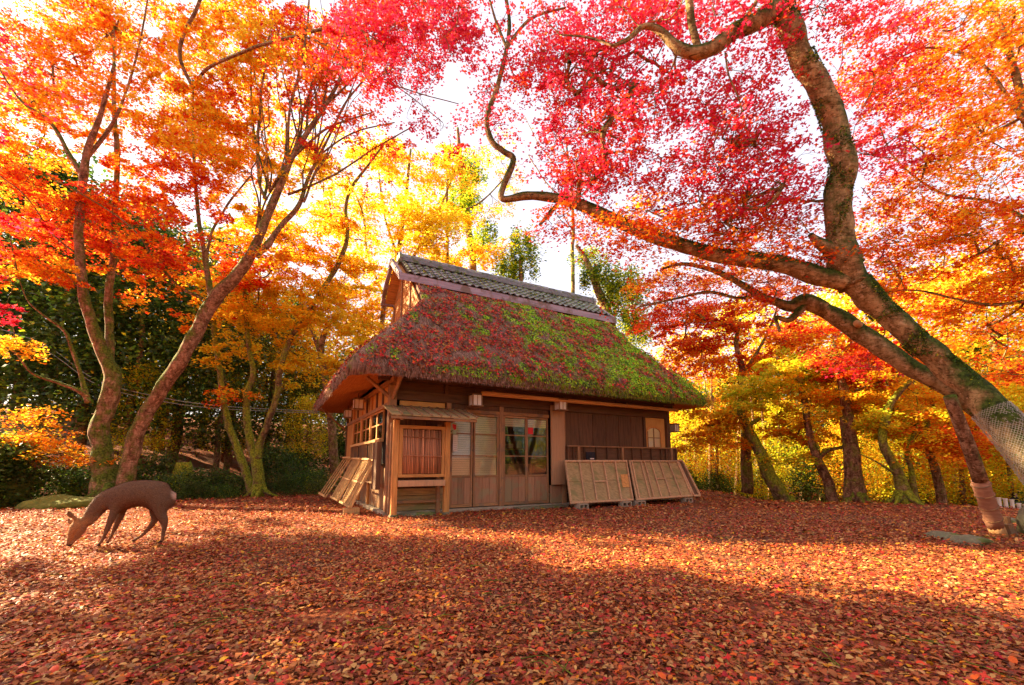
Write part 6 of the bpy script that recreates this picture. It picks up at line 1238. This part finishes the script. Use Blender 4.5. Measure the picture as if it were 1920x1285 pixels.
# overhead cables
def cable(pts, label, r=.012):
    a = spline([list(P(*q)) for q in pts], 10); m = MB(); o0 = Vector(a[0]); m.tube([Vector(x)-o0 for x in a], r, 5); o = m.build('overhead_cable', M['cable'], None, smooth=True); o.location = o0; tag(o, label, 'cable', 'overhead cables strung behind the left maples')
cable([(-60, 600, 15.5), (80, 645, 15.5), (180, 712, 15.5), (300, 745, 15.7), (420, 762, 16), (600, 772, 16.5)], 'upper overhead cable sagging behind the left maples', .014)
cable([(-60, 612, 15.5), (80, 655, 15.5), (180, 720, 15.5), (300, 752, 15.7), (420, 767, 16), (600, 775, 16.5)], 'lower overhead cable just below the other one', .014)
cable([(-80, 520, 17), (10, 538, 17), (50, 548, 17), (100, 560, 17)], 'short stretch of cable high at the far left', .02)
# person by the low fence at the right edge
def person():
    base = P(1905, 950, 12.8); m = MB(); q = lambda x, y, z: Vector((x, y, z))
    me = bpy.data.meshes.new('person'); pts = [q(0, 0, .92), q(0, 0, 1.15), q(0, 0, 1.38), q(0, 0, 1.47), q(0, -.01, 1.60), q(-.10, 0, .88), q(-.11, -.03, .48), q(-.11, .02, .08), q(-.11, -.11, .04), q(.10, 0, .88), q(.12, .05, .48), q(.13, .12, .08), q(.13, 0, .04), q(-.20, 0, 1.38), q(-.25, .0, 1.10), q(-.20, -.16, .92), q(.20, 0, 1.38), q(.26, .0, 1.10), q(.22, -.14, .90)]
    ed = [(0, 1), (1, 2), (2, 3), (3, 4), (0, 5), (5, 6), (6, 7), (7, 8), (0, 9), (9, 10), (10, 11), (11, 12), (2, 13), (13, 14), (14, 15), (2, 16), (16, 17), (17, 18)]
    rad = [.15, .14, .16, .055, .10, .10, .07, .05, .045, .10, .07, .05, .045, .06, .045, .035, .06, .045, .035]
    me.from_pydata([tuple(p) for p in pts], ed, []); o = bpy.data.objects.new('person', me); col.objects.link(o)
    o.modifiers.new('k', 'SKIN'); 
    for i, v in enumerate(me.skin_vertices[0].data): v.radius = (rad[i], rad[i]*.8); v.use_root = (i == 0)
    sb = o.modifiers.new('s', 'SUBSURF'); sb.levels = 2; sb.render_levels = 2
    dg = bpy.context.evaluated_depsgraph_get(); me2 = bpy.data.meshes.new_from_object(o.evaluated_get(dg)); o.modifiers.clear(); o.data = me2; me2.materials.clear()
    for mm in ('cloth_dark', 'cloth_pale', 'skin', 'black'): me2.materials.append(M[mm])
    for f in me2.polygons:
        z = f.center.z; f.material_index = 0 if .92 < z < 1.47 else (2 if z >= 1.47 and f.center.y < -.03 else (3 if z >= 1.47 or z < .10 else 1)); f.use_smooth = True
    gx, gy = base.x, base.y; o.location = (gx, gy, ground_h(gx, gy)); o.rotation_euler = (0, 0, .5); tag(o, 'visitor in a black jacket and pale trousers at the right edge', 'person')
person()
for i in range(7):
    b = P(1850+i*12, 945, 10.95); m = MB(); m.box(-.032, .032, -.032, .032, -.3, .22); m.box(-.04, .04, -.04, .04, .221, .245); o = m.build('fence_post', M['white'], None, bevel=.01); o.location = (b.x, b.y, ground_h(b.x, b.y)); tag(o, ORD[i]+' short white post from the left, beside the visitor near the right edge', 'post', 'short white posts near the right edge')
